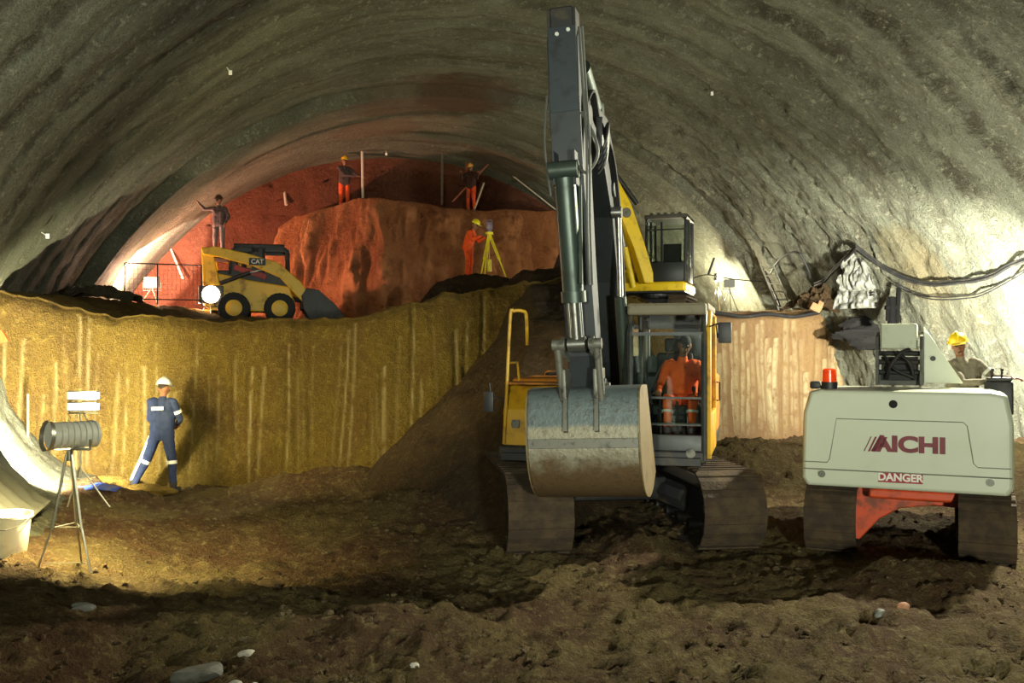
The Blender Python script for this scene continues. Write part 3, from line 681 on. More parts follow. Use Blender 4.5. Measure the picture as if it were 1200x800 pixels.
# bucket cylinder in front of the arm
m=MB(); m.cyl((0,-3.56,4.05),(0,-3.36,2.92),.105,n=24); m.cyl((0,-3.36,2.95),(0,-3.345,2.84),.125,n=24); m.cyl((-.14,-3.58,4.12),(.14,-3.58,4.12),.09,n=16); m.box((.115,-3.46,3.5),(.03,.04,1.0),rot=(-.16,0,0))
bc=m.build('bucket_cylinder',BARREL,EX,smooth=True); armpart(bc)
m=MB(); m.cyl((-.055,-3.36,2.88),(-.055,-3.28,2.44),.022,n=12); m.cyl((.055,-3.36,2.88),(.055,-3.28,2.44),.022,n=12); m.cyl((0,-3.36,2.88),(0,-3.28,2.42),.052,n=16); m.cyl((-.09,-3.28,2.42),(.09,-3.28,2.42),.075,n=16); m.build('piston_rod',CHROME,bc,smooth=True)
# steel hose runs beside arm
m=MB()
for k,xx in enumerate((.175,.205)):
    hose(m,[(xx,-3.43,5.55),(xx+.015,-3.44,5.0),(xx+.04,-3.50,4.55),(xx+.045,-3.52,4.25),(xx+.01,-3.46,3.6),(xx-.01,-3.36,3.0)],.013)
hose(m,[(.17,-3.45,4.7),(.29,-3.46,4.45),(.31,-3.45,4.25),(.2,-3.45,4.10),(.13,-3.55,4.15)],.016)
hose(m,[(-.175,-3.43,4.9),(-.20,-3.50,4.4),(-.17,-3.45,3.9)],.013)
m.build('hydraulic_pipe',mat('pipe_grey',(92,94,90),.5,metal=.3),arm,smooth=True)
# linkage
m=MB()
for s in(-1,1):
    m.prism([(-3.28-.07,2.44),(-3.28+.05,2.50),(-2.86,2.36),(-2.80,2.26),(-2.86,2.20),(-3.28,2.34)],s*.15-.018,s*.15+.018)
    m.tube([(s*.20,-3.28,2.42),(s*.20,-3.10,1.80)],.038,10)
    m.cyl((s*.12,-3.28,2.42),(s*.25,-3.28,2.42),.055,n=16); m.cyl((s*.12,-3.10,1.80),(s*.25,-3.10,1.80),.055,n=16)
armpart(m.build('bucket_linkage',PIN,EX,smooth=True))
# bucket
def bucket_mat():
    m,nt,o=newmat('bucket_steel'); L=nt.links
    b=nd(nt,'ShaderNodeBsdfPrincipled'); L.new(b.outputs[0],o.inputs[0]); b.inputs['Metallic'].default_value=.3; b.inputs['Roughness'].default_value=.5
    co=nd(nt,'ShaderNodeTexCoord').outputs['Object']; sp=nd(nt,'ShaderNodeSeparateXYZ'); L.new(co,sp.inputs[0])
    n1=noise(nt,co,4,5,.65); n2=noise(nt,co,14,4,.7)
    def band(lo,hi,k=.5):
        ad=nt.nodes.new('ShaderNodeMath'); ad.operation='MULTIPLY_ADD'; L.new(n1,ad.inputs[0]); ad.inputs[1].default_value=k; L.new(sp.outputs[2],ad.inputs[2]); return ramp(nt,ad.outputs[0],lo+k*.5,hi+k*.5)
    col=mixc(nt,band(1.10,1.34),lin((98,78,54)),lin((140,134,116)))
    col=mixc(nt,band(1.56,1.62,.06),col,lin((92,102,104)))
    col=mixc(nt,ramp(nt,n2,.5,.7),col,mixc(nt,.6,col,lin((70,60,48))))
    L.new(col,b.inputs['Base Color'])
    bn=nd(nt,'ShaderNodeBump'); bn.inputs['Strength'].default_value=.5; bn.inputs['Distance'].default_value=.02; L.new(n2,bn.inputs['Height']); L.new(bn.outputs[0],b.inputs['Normal'])
    return m
BK=bucket_mat()
curve=[(2.52,1.97),(2.92,1.98),(3.12,1.90),(3.20,1.55),(3.20,1.28),(3.10,1.03),(2.92,.87),(2.65,.80),(2.35,.83),(2.02,.98)]
cc=catmull([(a,b,0) for a,b in curve],6); cc=[(p.x,p.y) for p in cc]
m=MB(); w=.575
nC=len(cc)
for th_,sgn in ((0,1),):
    vs=[(s*w,-a,b) for (a,b) in cc for s in(-1,1)]; inn=[]
    cen_=(2.55,1.4)
    for (a,b) in cc:
        da,db=cen_[0]-a,cen_[1]-b; l_=math.hypot(da,db)
        for s in(-1,1): inn.append((s*w,-(a+da/l_*.03),b+db/l_*.03))
    n2=len(vs); fs=[(2*i,2*i+1,2*i+3,2*i+2) for i in range(nC-1)]+[(n2+2*i,n2+2*i+2,n2+2*i+3,n2+2*i+1) for i in range(nC-1)]
    fs+=[(0,n2,n2+1,1),(n2-2,n2-1,2*n2-1,2*n2-2)]
    for s in(0,1): fs+=[(2*i+s,2*i+2+s,n2+2*i+2+s,n2+2*i+s) for i in range(nC-1)]
    m.add(vs+inn,fs)
bk=m.build('bucket',BK,EX,smooth=True,ang=50); armpart(bk)
for s in(-1,1): m=MB(); m.prism([(-a,b) for a,b in cc],s*(w+.0)-.014,s*(w+.0)+.014); m.build('side_plate',mat('bucket_side',(122,104,70),.6,metal=.2,dirt=(88,70,44),dscale=4),bk)
m=MB()
for s in(-1,1): m.box((s*.16,-2.98,2.02),(.04,.52,.30),rot=(0,0,0),ch=.03); m.prism([(-3.27,1.55),(-3.20,1.9),(-3.08,2.05),(-2.95,1.95),(-3.1,1.5)],s*.16-.02,s*.16+.02)
m.cyl((-.24,-2.80,1.96),(.24,-2.80,1.96),.055,n=16)
m.build('bucket_ear',PIN,bk,smooth=True)
m=MB(); m.box((0,-3.205,1.42),(1.13,.02,.10),ch=.006); m.build('wear_strip',PIN,bk)
for k in range(5):
    m=MB(); x=-.47+.235*k; m.prism([(-2.10,.93),(-1.98,.96),(-1.72,1.17),(-1.74,1.20),(-2.02,1.06),(-2.12,1.02)],x-.045,x+.045); m.build('bucket_tooth',PIN,bk)
# operator seated in the cab
c_,s_=math.cos(UP),math.sin(UP)
def upw(x,y,z): return H0+Vector((x*c_-y*s_,x*s_+y*c_,z))
person('person','seated operator in orange overalls and dark cap inside the large excavator cab',upw(CXc+.10,-.36,.75),UP,
  dict(pelvis=(0,0,.96),chest=(0,-.04,1.30),neck=(0,-.06,1.50),head=(.03,-.10,1.64),face=(.25,-1,-.25),
   shL=(.19,-.05,1.42),elL=(.27,-.16,1.16),haL=(.27,-.42,1.10),shR=(-.19,-.05,1.42),elR=(-.27,-.16,1.16),haR=(-.26,-.42,1.10),
   hiL=(.10,-.02,.95),knL=(.16,-.46,1.00),anL=(.15,-.56,.58),hiR=(-.10,-.02,.95),knR=(-.15,-.46,1.00),anR=(-.14,-.56,.58)),
  (232,92,24),(232,92,24),(40,34,30),vox=.010,
  bands=[('knL','anL',.35,.075,.03),('knR','anR',.35,.075,.03)])

# ================================================================ BOOM LIFT CARRIER (right)
WHT=mat('lift_white',(196,200,180),.38,dirt=(184,186,164),dscale=2.0,damt=(.5,.9),coat=.25)
ORF=mat('lift_orange',(206,74,30),.5,dirt=(120,56,30),dscale=4,damt=(.45,.65))
RED=mat('lettering_red',(112,16,36),.5)
AL=Vector((4.33,10.4,.0))      # below middle of the rear face; local -Y points to the camera, +Y along the machine
AR=R_(-24.5)
LF=thing('crawler_boom_lift','white crawler boom lift seen from behind with red maker lettering and orange chassis','boom lift',AL,AR)
m=MB(); hw=1.09
prof_=[(-hw,.86),(-hw+.02,1.62),(-hw+.09,1.86),(-hw+.2,1.89),(hw-.2,1.89),(hw-.06,1.86),(hw-.0,1.55),(hw-.0,.86),(hw-.05,.78),(-hw+.05,.78)]
def rr(y,e): return [(a*(1-e),1.35+(b-1.35)*(1-e)) for a,b in prof_]
rings=[(0.0,.045),(.02,.018),(.08,.0),(1.15,0),(1.2,.02)]
vs=[];n=len(prof_)
for y,e in rings: vs+=[(a,y,b) for a,b in rr(y,e)]
fs=[(k*n+i,k*n+(i+1)%n,(k+1)*n+(i+1)%n,(k+1)*n+i) for k in range(len(rings)-1) for i in range(n)]+[tuple(range(n)),tuple(range((len(rings)-1)*n,len(rings)*n))[::-1]]
m.add(vs,fs); body=m.build('counterweight',WHT,LF,bevel=.02)
SEAM=mat('panel_seam',(120,120,104),.6)
m=MB()
def seam(pts,r=.006): m.tube([(a,-.002,b) for a,b in pts],r,5)
seam([(-1.06,1.06),(-.80,1.06),(-.775,1.10),(-.70,1.56),(.60,1.56),(.64,1.52),(.70,1.12),(.74,1.08),(1.06,1.08)])
seam([(-1.07,.98),(1.07,.98)],.008)
m.build('panel_line',SEAM,body)
for x in(-.86,.86):
    m=MB(); m.cyl((x,-.005,.925),(x,-.02,.925),.040,n=20); m.cyl((x,-.02,.925),(x,-.03,.925),.022,n=6); m.build('bolt',mat('bolt_grey',(110,110,100),.4,metal=.5),body)
m=MB(); m.cyl((-.10,-.008,1.74),(-.10,.02,1.74),.045,n=24); m.build('lifting_hole',mat('hole_dark',(20,20,20),.8),body)
TM=lambda x,z,y=-.004: Matrix.Translation((x,y,z))@Euler((PI/2,0,0)).to_matrix().to_4x4()
text_mesh('AICHI',.235,RED,'maker_lettering',body,TM(.06,1.29),offset=.012,sx=1.22,shear=.0)
m=MB()
for k in range(4): x=-.405+k*.05; w_=.006+.005*k; m.prism([(x-w_,1.205),(x+w_,1.205),(x+w_+.075,1.372),(x-w_+.075,1.372)],-.006,.0,'y')
m.build('logo_stripe',RED,body)
m=MB(); m.box((-.03,-.004,.925),(.46,.006,.115),ch=.002); dp=m.build('warning_label',mat('label_red',(150,26,44),.5),body)
text_mesh('DANGER',.115,mat('label_white',(228,224,214),.5),'warning_lettering',dp,TM(-.03,.925,-.009),extr=.001,offset=.004)
# beacon
m=MB(); m.cyl((-.80,.25,1.88),(-.80,.25,1.97),.09,n=20); m.box((-.96,.28,1.93),(.12,.10,.09),ch=.03); m.tube([(-.96,.28,1.92),(-.86,.26,1.90)],.02,6); bb=m.build('beacon_base',BLACK,LF,smooth=True)
m=MB(); m.cyl((-.80,.25,1.965),(-.80,.25,2.11),.080,.076,n=24); m.cyl((-.80,.25,2.11),(-.80,.25,2.125),.076,.05,n=24); m.build('beacon_lens',mat('beacon_orange',(235,70,20),.2,dirt=(200,50,16),emit=(220,60,15),estr=.25),bb,smooth=True)
# deck rim, turret with boom end
m=MB(); m.box((0,2.2,1.1),(2.1,2.2,.5),ch=.05); m.box((-.75,2.0,1.45),(.6,1.6,.7),ch=.05); m.box((.80,2.3,1.4),(.5,1.2,.25),ch=.04); m.build('deck',WHT,LF)
m=MB()
for x in(-.30,.18): m.prism([(.55,1.93),(1.25,1.93),(1.25,2.42),(1.05,2.56),(.62,2.50),(.55,2.35)],x-.018,x+.018)
m.box((-.06,.95,2.0),(.46,.5,.15)); tb_=m.build('turret_bracket',mat('bracket_dark',(74,74,66),.6,dirt=(40,40,36)),LF)
m=MB()
for z_ in(2.08,2.2,2.3): m.cyl((-.28,.62+.1*(z_-2),z_),(.16,.62+.1*(z_-2),z_),.03,n=12)
hose(m,[(-.2,.6,2.0),(-.15,.50,2.15),(-.05,.52,2.3),(.05,.6,2.35)],.02); hose(m,[(.1,.6,2.0),(.05,.5,2.2),(-.1,.55,2.32)],.018); hose(m,[(-.24,.6,2.3),(-.1,.48,2.12),(.1,.55,2.02)],.016); m.box((-.06,.72,2.12),(.4,.1,.28))
m.build('hydraulic_hose',RUBBER,tb_,smooth=True)
m=MB(); m.box((-.07,.90,2.50),(.40,.60,.30),ch=.02); m.box((-.07,.58,2.50),(.36,.02,.27),ch=.004); m.build('boom_end',mat('boom_end_grey',(176,180,160),.5,dirt=(140,142,124)),LF)
m=MB(); m.prism([(.20,2.62),(.62,1.95),(.20,1.95)],.85,.95,'y'); m.prism([(.20,2.62),(.40,2.30),(.20,2.30)],.95,1.4,'y'); sp=m.build('side_panel',WHT,LF,bevel=.01)
m=MB(); m.cyl((.30,.845,2.24),(.30,.83,2.24),.03,n=14); m.build('panel_latch',BLACK,sp)
# undercarriage
for s in(-1,1):
    crawler(LF,s*.80+(.03),3.0,.78,.56,1.38,frame_mat=ORF,shoes=40)
m=MB()
m.prism([(-1.1,.72),(-.98,.60),(-.62,.52),(-.55,.30),(-.62,.12),(-.50,.10),(-.28,.36),(-.05,.50),(.30,.56),(.62,.54),(.66,.30),(.72,.30),(.74,.76),(-1.1,.76)],.55,.95,'y')
m.box((0,1.7,.60),(1.5,1.4,.24),ch=.04); m.cyl((0,1.7,.7),(0,1.7,.88),.5,n=30); m.box((.22,.40,.70),(1.2,.28,.12),ch=.03)
m.build('chassis',ORF,LF,bevel=.015)
m=MB(); m.box((0,1.7,.79),(1.9,1.9,.1),ch=.02); m.build('slew_plate',BLACK,LF)
# operator's control box on the right deck
m=MB(); m.box((1.0,1.15,1.78),(.30,.24,.40),ch=.03); m.tube([(.92,1.05,1.98),(.93,1.0,2.10)],.012,6); m.tube([(1.02,1.05,1.98),(1.03,1.0,2.10)],.012,6); m.sph((.93,1.0,2.11),.02,8,6); m.sph((1.03,1.0,2.11),.02,8,6); m.box((1.0,1.08,2.0),(.26,.2,.04),ch=.01)
m.build('control_box',BLACK,LF,smooth=True)
la,lb=math.cos(AR),math.sin(AR)
def lfw(x,y,z): return AL+Vector((x*la-y*lb,x*lb+y*la,z))
person('person','worker in yellow hard hat with ear defenders leaning over the boom lift controls',lfw(.60,1.50,.84),R_(-10),
  dict(chest=(.05,0,1.25),neck=(.0,-.02,1.44),head=(-.03,-.05,1.58),face=(-.2,-1,-.15),
   shL=(.20,-.02,1.38),elL=(.36,-.12,1.20),haL=(.52,-.22,1.20),shR=(-.14,-.04,1.36),elR=(-.02,-.2,1.14),haR=(.26,-.30,1.16)),
  (120,112,96),(60,60,66),(40,36,30),helmet=(232,196,30),muffs=True,vox=.010,scale=.97,bands=[('shL','elL',.6,.066,.04)])

# ================================================================ SMALL YELLOW EXCAVATOR on the bench
Y2=mat('digger_yellow',(238,202,22),.38,dirt=(196,158,24),dscale=5,coat=.2)
bz=float(bench_top(3.5,23.4))+.0
SEp=Vector((3.55,23.4,bz-.02))
SE=thing('small_excavator','small yellow excavator with black cab standing on the upper level behind the large excavator','excavator',SEp,R_(-18))
for s in(-1,1): crawler(SE,s*.72,2.4,.56,.42,0,shoes=34,muddy=STEEL_DIRTY)
m=MB(); m.box((0,0,.42),(1.1,1.0,.22),ch=.03); m.cyl((0,0,.5),(0,0,.64),.40,n=26); m.build('undercarriage_frame',BLACK,SE)
m=MB(); m.box((0,.15,.78),(1.75,1.9,.26),ch=.06); m.box((-.1,.85,1.10),(1.7,.6,.5),ch=.10); m.box((-.62,.0,1.0),(.45,1.1,.34),ch=.05); m.build('house',Y2,SE,bevel=.01)
m=MB(); m.box((.0,-.1,.655),(1.75,1.7,.04)); m.build('deck_plate',BLACK,SE)
m=MB()
x0,x1,y0,y1,z0,z1=-.08,.86,-.75,.62,.92,2.46
for x in(x0,x1):
    for y in(y0,-.05,y1): m.tube([(x,y,z0),(x,y+(.10 if y==y0 else 0),z1)],.035,8)
    m.tube([(x,y0+.1,z1),(x,y1,z1)],.035,8); m.box((x,(y0+y1)/2,z0+.2),(.04,y1-y0,.40),ch=.01); m.tube([(x,y0,z0+.75),(x,y1,z0+.62)],.018,6)
m.box(((x0+x1)/2,y0+.02,z0+.22),(x1-x0,.05,.46),ch=.01); m.box(((x0+x1)/2,y1,z0+.3),(x1-x0,.05,.6)); m.box(((x0+x1)/2,y0+.02,z1-.30),(x1-x0,.035,.03)); m.box((.30,y0+.02,1.75),(.05,.04,1.2))
sc=m.build('cab',mat('digger_cab_black',(38,42,42),.4),SE,smooth=True)
m=MB(); m.box(((x0+x1)/2,(y0+y1)/2+.05,z1+.03),(x1-x0+.10,y1-y0+.02,.09),ch=.035)
for k in range(5): m.box((x0+.12+k*.17,y0+.1,z1+.09),(.08,.08,.06),ch=.015)
m.build('roof',mat('digger_roof',(60,60,56),.5),sc)
m=MB(); m.box(((x0+x1)/2,y0-.0,1.9),(x1-x0-.05,.008,1.0)); m.box((x1,0,1.85),(.008,1.2,1.1)); m.box((x0,0,1.85),(.008,1.2,1.1)); m.build('windows',GLASS,sc)
m=MB(); m.box((.4,.1,1.25),(.45,.45,.15),ch=.04); m.box((.4,.35,1.6),(.45,.12,.65),ch=.04); m.build('seat',RUBBER,sc)
# boom plane at x=-.35; (fwd,z): the boom leans up and forwards and swings to the left
def bpt(f,z,dx=0): 
    a=R_(50); return Vector((-.04-math.sin(a)*f+dx*math.cos(a),-.95-math.cos(a)*f-dx*math.sin(a)*-1*-1,z))
def bprism(mb,pts,w0,w1):
    a=R_(50); dv=Vector((math.cos(a),-math.sin(a),0)); n=len(pts)
    vs=[bpt(f,z)+dv*w0 for f,z in pts]+[bpt(f,z)+dv*w1 for f,z in pts]
    mb.add(vs,[(i,(i+1)%n,n+(i+1)%n,n+i) for i in range(n)]+[tuple(range(n))[::-1],tuple(range(n,2*n))])
m=MB(); bprism(m,[(-.12,.85),(.12,.85),(.42,1.7),(.82,2.55),(1.20,3.25),(1.22,3.42),(1.10,3.50),(.92,3.42),(.48,2.72),(.10,1.75),(-.12,1.1)],-.15,.15)
sb=m.build('boom',Y2,SE,bevel=.03)
a_=R_(50); dv=Vector((math.cos(a_),-math.sin(a_),0))
m=MB(); m.cyl(bpt(.62,2.5)-dv*.17,bpt(.62,2.5)+dv*.17,.12,n=20); m.build('boom_pin',PIN,sb,smooth=True)
m=MB(); m.cyl(bpt(.35,.75),bpt(.58,1.7),.075,n=16); bcy=m.build('boom_cylinder',Y2,SE,smooth=True)
m=MB(); m.cyl(bpt(.57,1.65),bpt(.70,2.3),.035,n=12); m.build('piston_rod',CHROME,bcy,smooth=True)
m=MB(); m.cyl(bpt(.25,2.75),bpt(.9,3.5),.06,n=14); ac2=m.build('arm_cylinder',BLACK,SE,smooth=True)
m=MB(); m.cyl(bpt(.88,3.46),bpt(1.12,3.72),.03,n=12); m.build('piston_rod',CHROME,ac2,smooth=True)
m=MB(); bprism(m,[(1.05,3.72),(1.22,3.70),(1.46,3.0),(2.12,1.35),(2.05,1.26),(1.94,1.32),(1.20,2.9),(.98,3.4)],-.10,.10); m.build('arm',Y2,SE,bevel=.02)
m=MB(); bprism(m,[(1.85,1.45),(2.2,1.50),(2.34,1.15),(2.24,.75),(1.95,.62),(1.65,.80)],-.28,.28); m.build('bucket',BLACK,SE,bevel=.03)

# ================================================================ SKID STEER LOADER
LP_=at(303,376,25.2); LP_.z=float(bench_top(LP_.x,LP_.y))+.03
SK=thing('skid_steer_loader','yellow wheeled skid steer loader with black cab parked on the upper level at left','loader',LP_,R_(90+14))
# local: forward -Y, right side +X faces the camera after turning
SY=mat('loader_yellow',(236,190,20),.45,dirt=(170,120,20),dscale=4)
m=MB(); m.prism([(-.75,.32),(-.95,.55),(-.80,1.0),(.2,1.15),(1.15,1.35),(1.35,1.2),(1.38,.5),(1.2,.35)],-.55,.55); m.build('chassis',SY,SK,bevel=.03)
m=MB(); m.box((0,1.05,1.75),(1.3,.5,.07),ch=.02); m.build('rear_step',BLACK,SK)
m=MB(); m.prism([(.62,.95),(1.42,1.0),(1.42,1.38),(.62,1.42)],-.50,.50); m.build('engine_hood',BLACK,SK,bevel=.04)
for s in(-1,1):
    m=MB(); m.prism([(-1.28,.55),(-1.12,.60),(-.55,1.22),(.1,1.50),(.95,1.72),(1.36,1.78),(1.42,1.92),(1.1,2.0),(.3,1.84),(-.5,1.62),(-1.08,1.12),(-1.36,.72)],s*.72-.07,s*.72+.07); la_=m.build('lift_arm',SY,SK,bevel=.02)
    m=MB(); m.prism([(.95,1.0),(1.38,1.0),(1.42,1.98),(1.15,1.98)],s*.62-.05,s*.62+.05); m.build('arm_tower',SY,SK,bevel=.02)
    m=MB(); m.cyl((s*.66,.95,1.05),(s*.66,.2,1.35),.055,n=14); lc=m.build('lift_cylinder',BLACK,SK,smooth=True); m=MB(); m.cyl((s*.66,.22,1.34),(s*.66,-.4,1.5),.03,n=12); m.build('piston_rod',CHROME,lc,smooth=True)
    for y in(-.55,.60):
        m=MB(); r=.41; m.cyl((s*.62,y,r),(s*.90,y,r),r*.90,n=32)
        for k in range(22):
            t=2*PI*k/22
            for q,o_ in((.69,0),(.83,.14)): m.box((s*q,y+r*.92*math.cos(t+o_),r+r*.92*math.sin(t+o_)),(.15,.05,.07),rot=(t+o_,0,.0),ch=.01)
        w_=m.build('tyre',RUBBER,SK,smooth=True)
        m=MB(); m.cyl((s*.88,y,r),(s*.915,y,r),.21,n=24); m.cyl((s*.915,y,r),(s*.93,y,r),.20,.12,n=24); m.cyl((s*.91,y,r),(s*.95,y,r),.07,n=16)
        for k in range(8): t=2*PI*k/8; m.cyl((s*.92,y+.12*math.cos(t),r+.12*math.sin(t)),(s*.94,y+.12*math.cos(t),r+.12*math.sin(t)),.015,n=8)
        m.build('wheel_rim',SY,w_,smooth=True)
text_mesh('CAT',.16,mat('label_white',(228,224,214),.5),'maker_lettering',SK,Matrix(((0,0,-1,-.797),(-1,0,0,.02),(0,1,0,1.62),(0,0,0,1))),offset=.004)
m=MB(); m.box((-.793,.02,1.62),(.006,.42,.19),ch=.002); m.build('logo_plate',BLACK,SK)
m=MB(); m.box((-.60,.2,1.36),(.03,.85,.14),rot=(.30,0,0),ch=.008); m.build('side_stripe',mat('stripe_red',(150,30,20),.5),SK)
m=MB()
for s in(-1,1):
    x=s*.47; m.tube([(x,-.78,.95),(x,-.74,1.95),(x,-.60,2.04),(x,.50,2.04),(x,.66,1.90),(x,.72,1.30)],.055,8); m.tube([(x,-.12,1.2),(x,-.12,2.04)],.045,8)
    m.box((x,-.4,1.10),(.03,.9,.35)); m.box((x,.30,1.35),(.03,.9,.25))
m.box((0,-.02,2.07),(1.06,1.3,.09),ch=.03); m.box((0,.70,1.6),(.9,.04,.08)); m.box((0,-.78,1.0),(.9,.05,.5))
for s in(-1,1):
    x=s*.49; m.box((x,.02,1.62),(.03,.30,.85)); m.box((x,.30,1.97),(.03,.62,.14)); m.box((x,-.45,1.97),(.03,.55,.12)); m.box((x,.62,1.65),(.03,.12,.7)); m.box((x,-.05,1.22),(.04,1.45,.30))
if 1:
    pass
m.box((0,0,1.0),(.9,1.3,.1)); m.box((0,-.76,1.93),(.9,.04,.10))
kc=m.build('cab',BLACK,SK,smooth=True)
m=MB(); m.cyl((0,-.82,1.98),(0,-.78,1.98),.05,n=14); m.build('cab_lamp',mat('lamp_glass',(230,225,210),.2),kc,smooth=True)
m=MB(); m.box((0,.15,1.20),(.5,.45,.14),ch=.04); m.box((0,.38,1.55),(.5,.12,.6),ch=.04); m.tube([(.3,-.3,1.1),(.3,-.35,1.5)],.02,6); m.tube([(-.3,-.3,1.1),(-.3,-.35,1.5)],.02,6); m.build('seat',RUBBER,kc)
m=MB(); m.prism([(-1.10,.75),(-1.25,.95),(-1.55,.90),(-1.45,.10),(-1.95,.02),(-2.35,.03),(-2.30,.06),(-1.60,.14),(-1.35,.2),(-1.15,.4)],-.92,.92)
for s in(-1,1): m.prism([(-1.20,.92),(-1.55,.90),(-2.0,.5),(-2.35,.05),(-1.35,.08),(-1.15,.4)],s*.92-.012,s*.92+.012)
m.build('bucket',BLACK,SK,bevel=.01)
m=MB(); m.box((0,-1.15,.6),(1.0,.12,.4),ch=.03); m.tube([(.3,-.9,.7),(.3,-1.15,.65)],.05,8); m.tube([(-.3,-.9,.7),(-.3,-1.15,.65)],.05,8); m.build('quick_coupler',BLACK,SK)

# ================================================================ WORKERS
# man in blue before the bench (back view: he faces away, +Y)
bp=gat(190,583,0.0); bp.z=gz(bp.x,bp.y)+.02
person('person','worker in navy overalls and white hard hat seen from behind with legs apart',bp,R_(180-8),
  dict(pelvis=(0,0,.93),chest=(0,-.02,1.26),neck=(0,-.03,1.46),head=(0,-.06,1.60),
   shL=(.185,0,1.41),elL=(.25,-.10,1.14),haL=(.10,-.32,1.02),shR=(-.185,0,1.41),elR=(-.25,-.10,1.14),haR=(-.08,-.32,1.04),
   hiL=(.10,0,.90),knL=(.28,-.04,.50),anL=(.46,.04,.10),hiR=(-.09,0,.90),knR=(-.15,-.03,.50),anR=(-.19,.0,.09)),
  (26,40,76),(26,40,76),(34,30,28),helmet=(225,225,220),vox=.009,scale=1.02,
  bands=[('knR','anR',.05,.075,.05),('knL','anL',.05,.075,.05),('shR','elR',.55,.068,.05)])
ppl=bpy.data.objects['person.002']
m=MB(); m.box((.0,.142,1.345),(.20,.012,.055),rot=(0,.06,0),ch=.004); m.build('back_patch',mat('reflector',(215,215,205)),ppl)
m=MB(); m.tube([(.19,.0,.88),(.345,.0,.52),(.51,.05,.13)],.022,8); m.v=[(a*1.02,b+.02,c*1.02) for a,b,c in m.v]; m.build('leg_highlight',mat('reflector',(215,215,205)),ppl)  # pale tube paints the brightly lit outer edge of his leg
# on the loader
wz=1.80
lc_,ls_=math.cos(R_(104)),math.sin(R_(104))
wp=LP_+Vector((.0*lc_-1.02*ls_,.0*ls_+1.02*lc_,wz))
person('person','worker in dark jacket with raised arm standing on the rear of the skid steer loader',wp,R_(-5),
  dict(shR=(-.185,0,1.42),elR=(-.42,-.05,1.40),haR=(-.58,-.10,1.58),shL=(.185,0,1.42),elL=(.30,.0,1.18),haL=(.24,-.12,.98),face=(-.5,-1,0)),
  (74,62,62),(110,98,98),(190,180,170),helmet=(60,36,30),vox=.014,scale=.90)
def core_z(x,y): return float(core_top(x,y))
p=at(403,242,29.6); p.z=core_z(p.x,p.y)-.0
person('person','worker in dark top and orange trousers holding a vertical drill rod at the tunnel face',p,R_(30),
  dict(elL=(.34,-.14,1.22),haL=(.52,-.30,1.15),elR=(-.05,-.20,1.16),haR=(.25,-.36,1.14),chest=(.02,-.04,1.27)),(70,56,54),(226,84,36),(40,34,30),helmet=(226,180,40),scale=.98)
p=at(552,247,30.0); p.z=core_z(p.x,p.y)
person('person','worker in harness and orange trousers gripping slanted rods at right of the tunnel face',p,R_(-20),
  dict(elR=(-.32,-.12,1.22),haR=(-.26,-.30,1.40),elL=(.30,-.14,1.20),haL=(.40,-.30,1.36),head=(0,-.06,1.60)),(66,40,36),(230,80,36),(190,170,140),helmet=(220,160,70),scale=.88)
p=at(549,326,23.4); p.z=float(ramp_h(p.x,p.y)) if False else p.z-.02
pz_s=max(float(ramp_h(p.x,p.y)),float(bench_top(p.x,p.y)))
p.z=pz_s
person('person','worker in full orange rain suit and yellow hard hat bending to the survey tripod',p,R_(70),
  dict(pelvis=(0,.04,.92),chest=(0,-.06,1.22),neck=(0,-.14,1.40),head=(0,-.20,1.53),face=(0,-1,-.3),shL=(.185,-.08,1.34),shR=(-.185,-.08,1.34),elL=(.24,-.22,1.12),haL=(.16,-.44,1.22),elR=(-.24,-.22,1.12),haR=(-.16,-.44,1.22)),(232,84,24),(232,84,24),(40,34,30),helmet=(236,220,40),scale=.88)
surv=p.copy()

# ================================================================ SURVEY TRIPOD
sp_=Vector((surv.x+.52,surv.y-.10,0)); sp_.z=max(float(ramp_h(sp_.x,sp_.y)),float(bench_top(sp_.x,sp_.y)))
ST=thing('survey_tripod','yellow survey tripod with instrument beside the bending orange worker','survey tripod',sp_)
tpz=1.20
TY=mat('tripod_yellow',(240,222,40),.45)
for k,(dx,dy) in enumerate(((.46,-.12),(-.22,-.34),(-.16,.42))):
    m=MB()
    for q in(-.02,.02): m.tube([(.0+q,0,tpz),(dx*.55+q,dy*.55,tpz*.45)],.016,6)
    m.tube([(dx*.5,dy*.5,tpz*.5),(dx,dy,max(-.1,float(ramp_h(sp_.x+dx,sp_.y+dy))-sp_.z) if abs(float(ramp_h(sp_.x+dx,sp_.y+dy))-sp_.z)<.4 else 0)],.020,6); m.build('leg',TY,ST,smooth=True)
m=MB(); m.cyl((0,0,tpz-.03),(0,0,tpz+.03),.10,n=20); m.build('tripod_head',TY,ST,smooth=True)
m=MB(); m.cyl((0,0,tpz+.03),(0,0,tpz+.09),.06,n=16); m.box((0,0,tpz+.19),(.16,.12,.20),ch=.03); m.cyl((0,-.10,tpz+.20),(0,.10,tpz+.20),.035,n=14); m.tube([(-.07,0,tpz+.28),(-.07,0,tpz+.33),(.07,0,tpz+.33),(.07,0,tpz+.28)],.012,6); m.build('survey_instrument',mat('instrument_grey',(120,104,124),.4),ST,smooth=True)
m=MB(); m.tube([(0,0,tpz-.05),(0,0,.55)],.005,5); m.cyl((0,0,.25),(0,0,.55),.06,n=12); m.build('hanging_pouch',TY,ST)

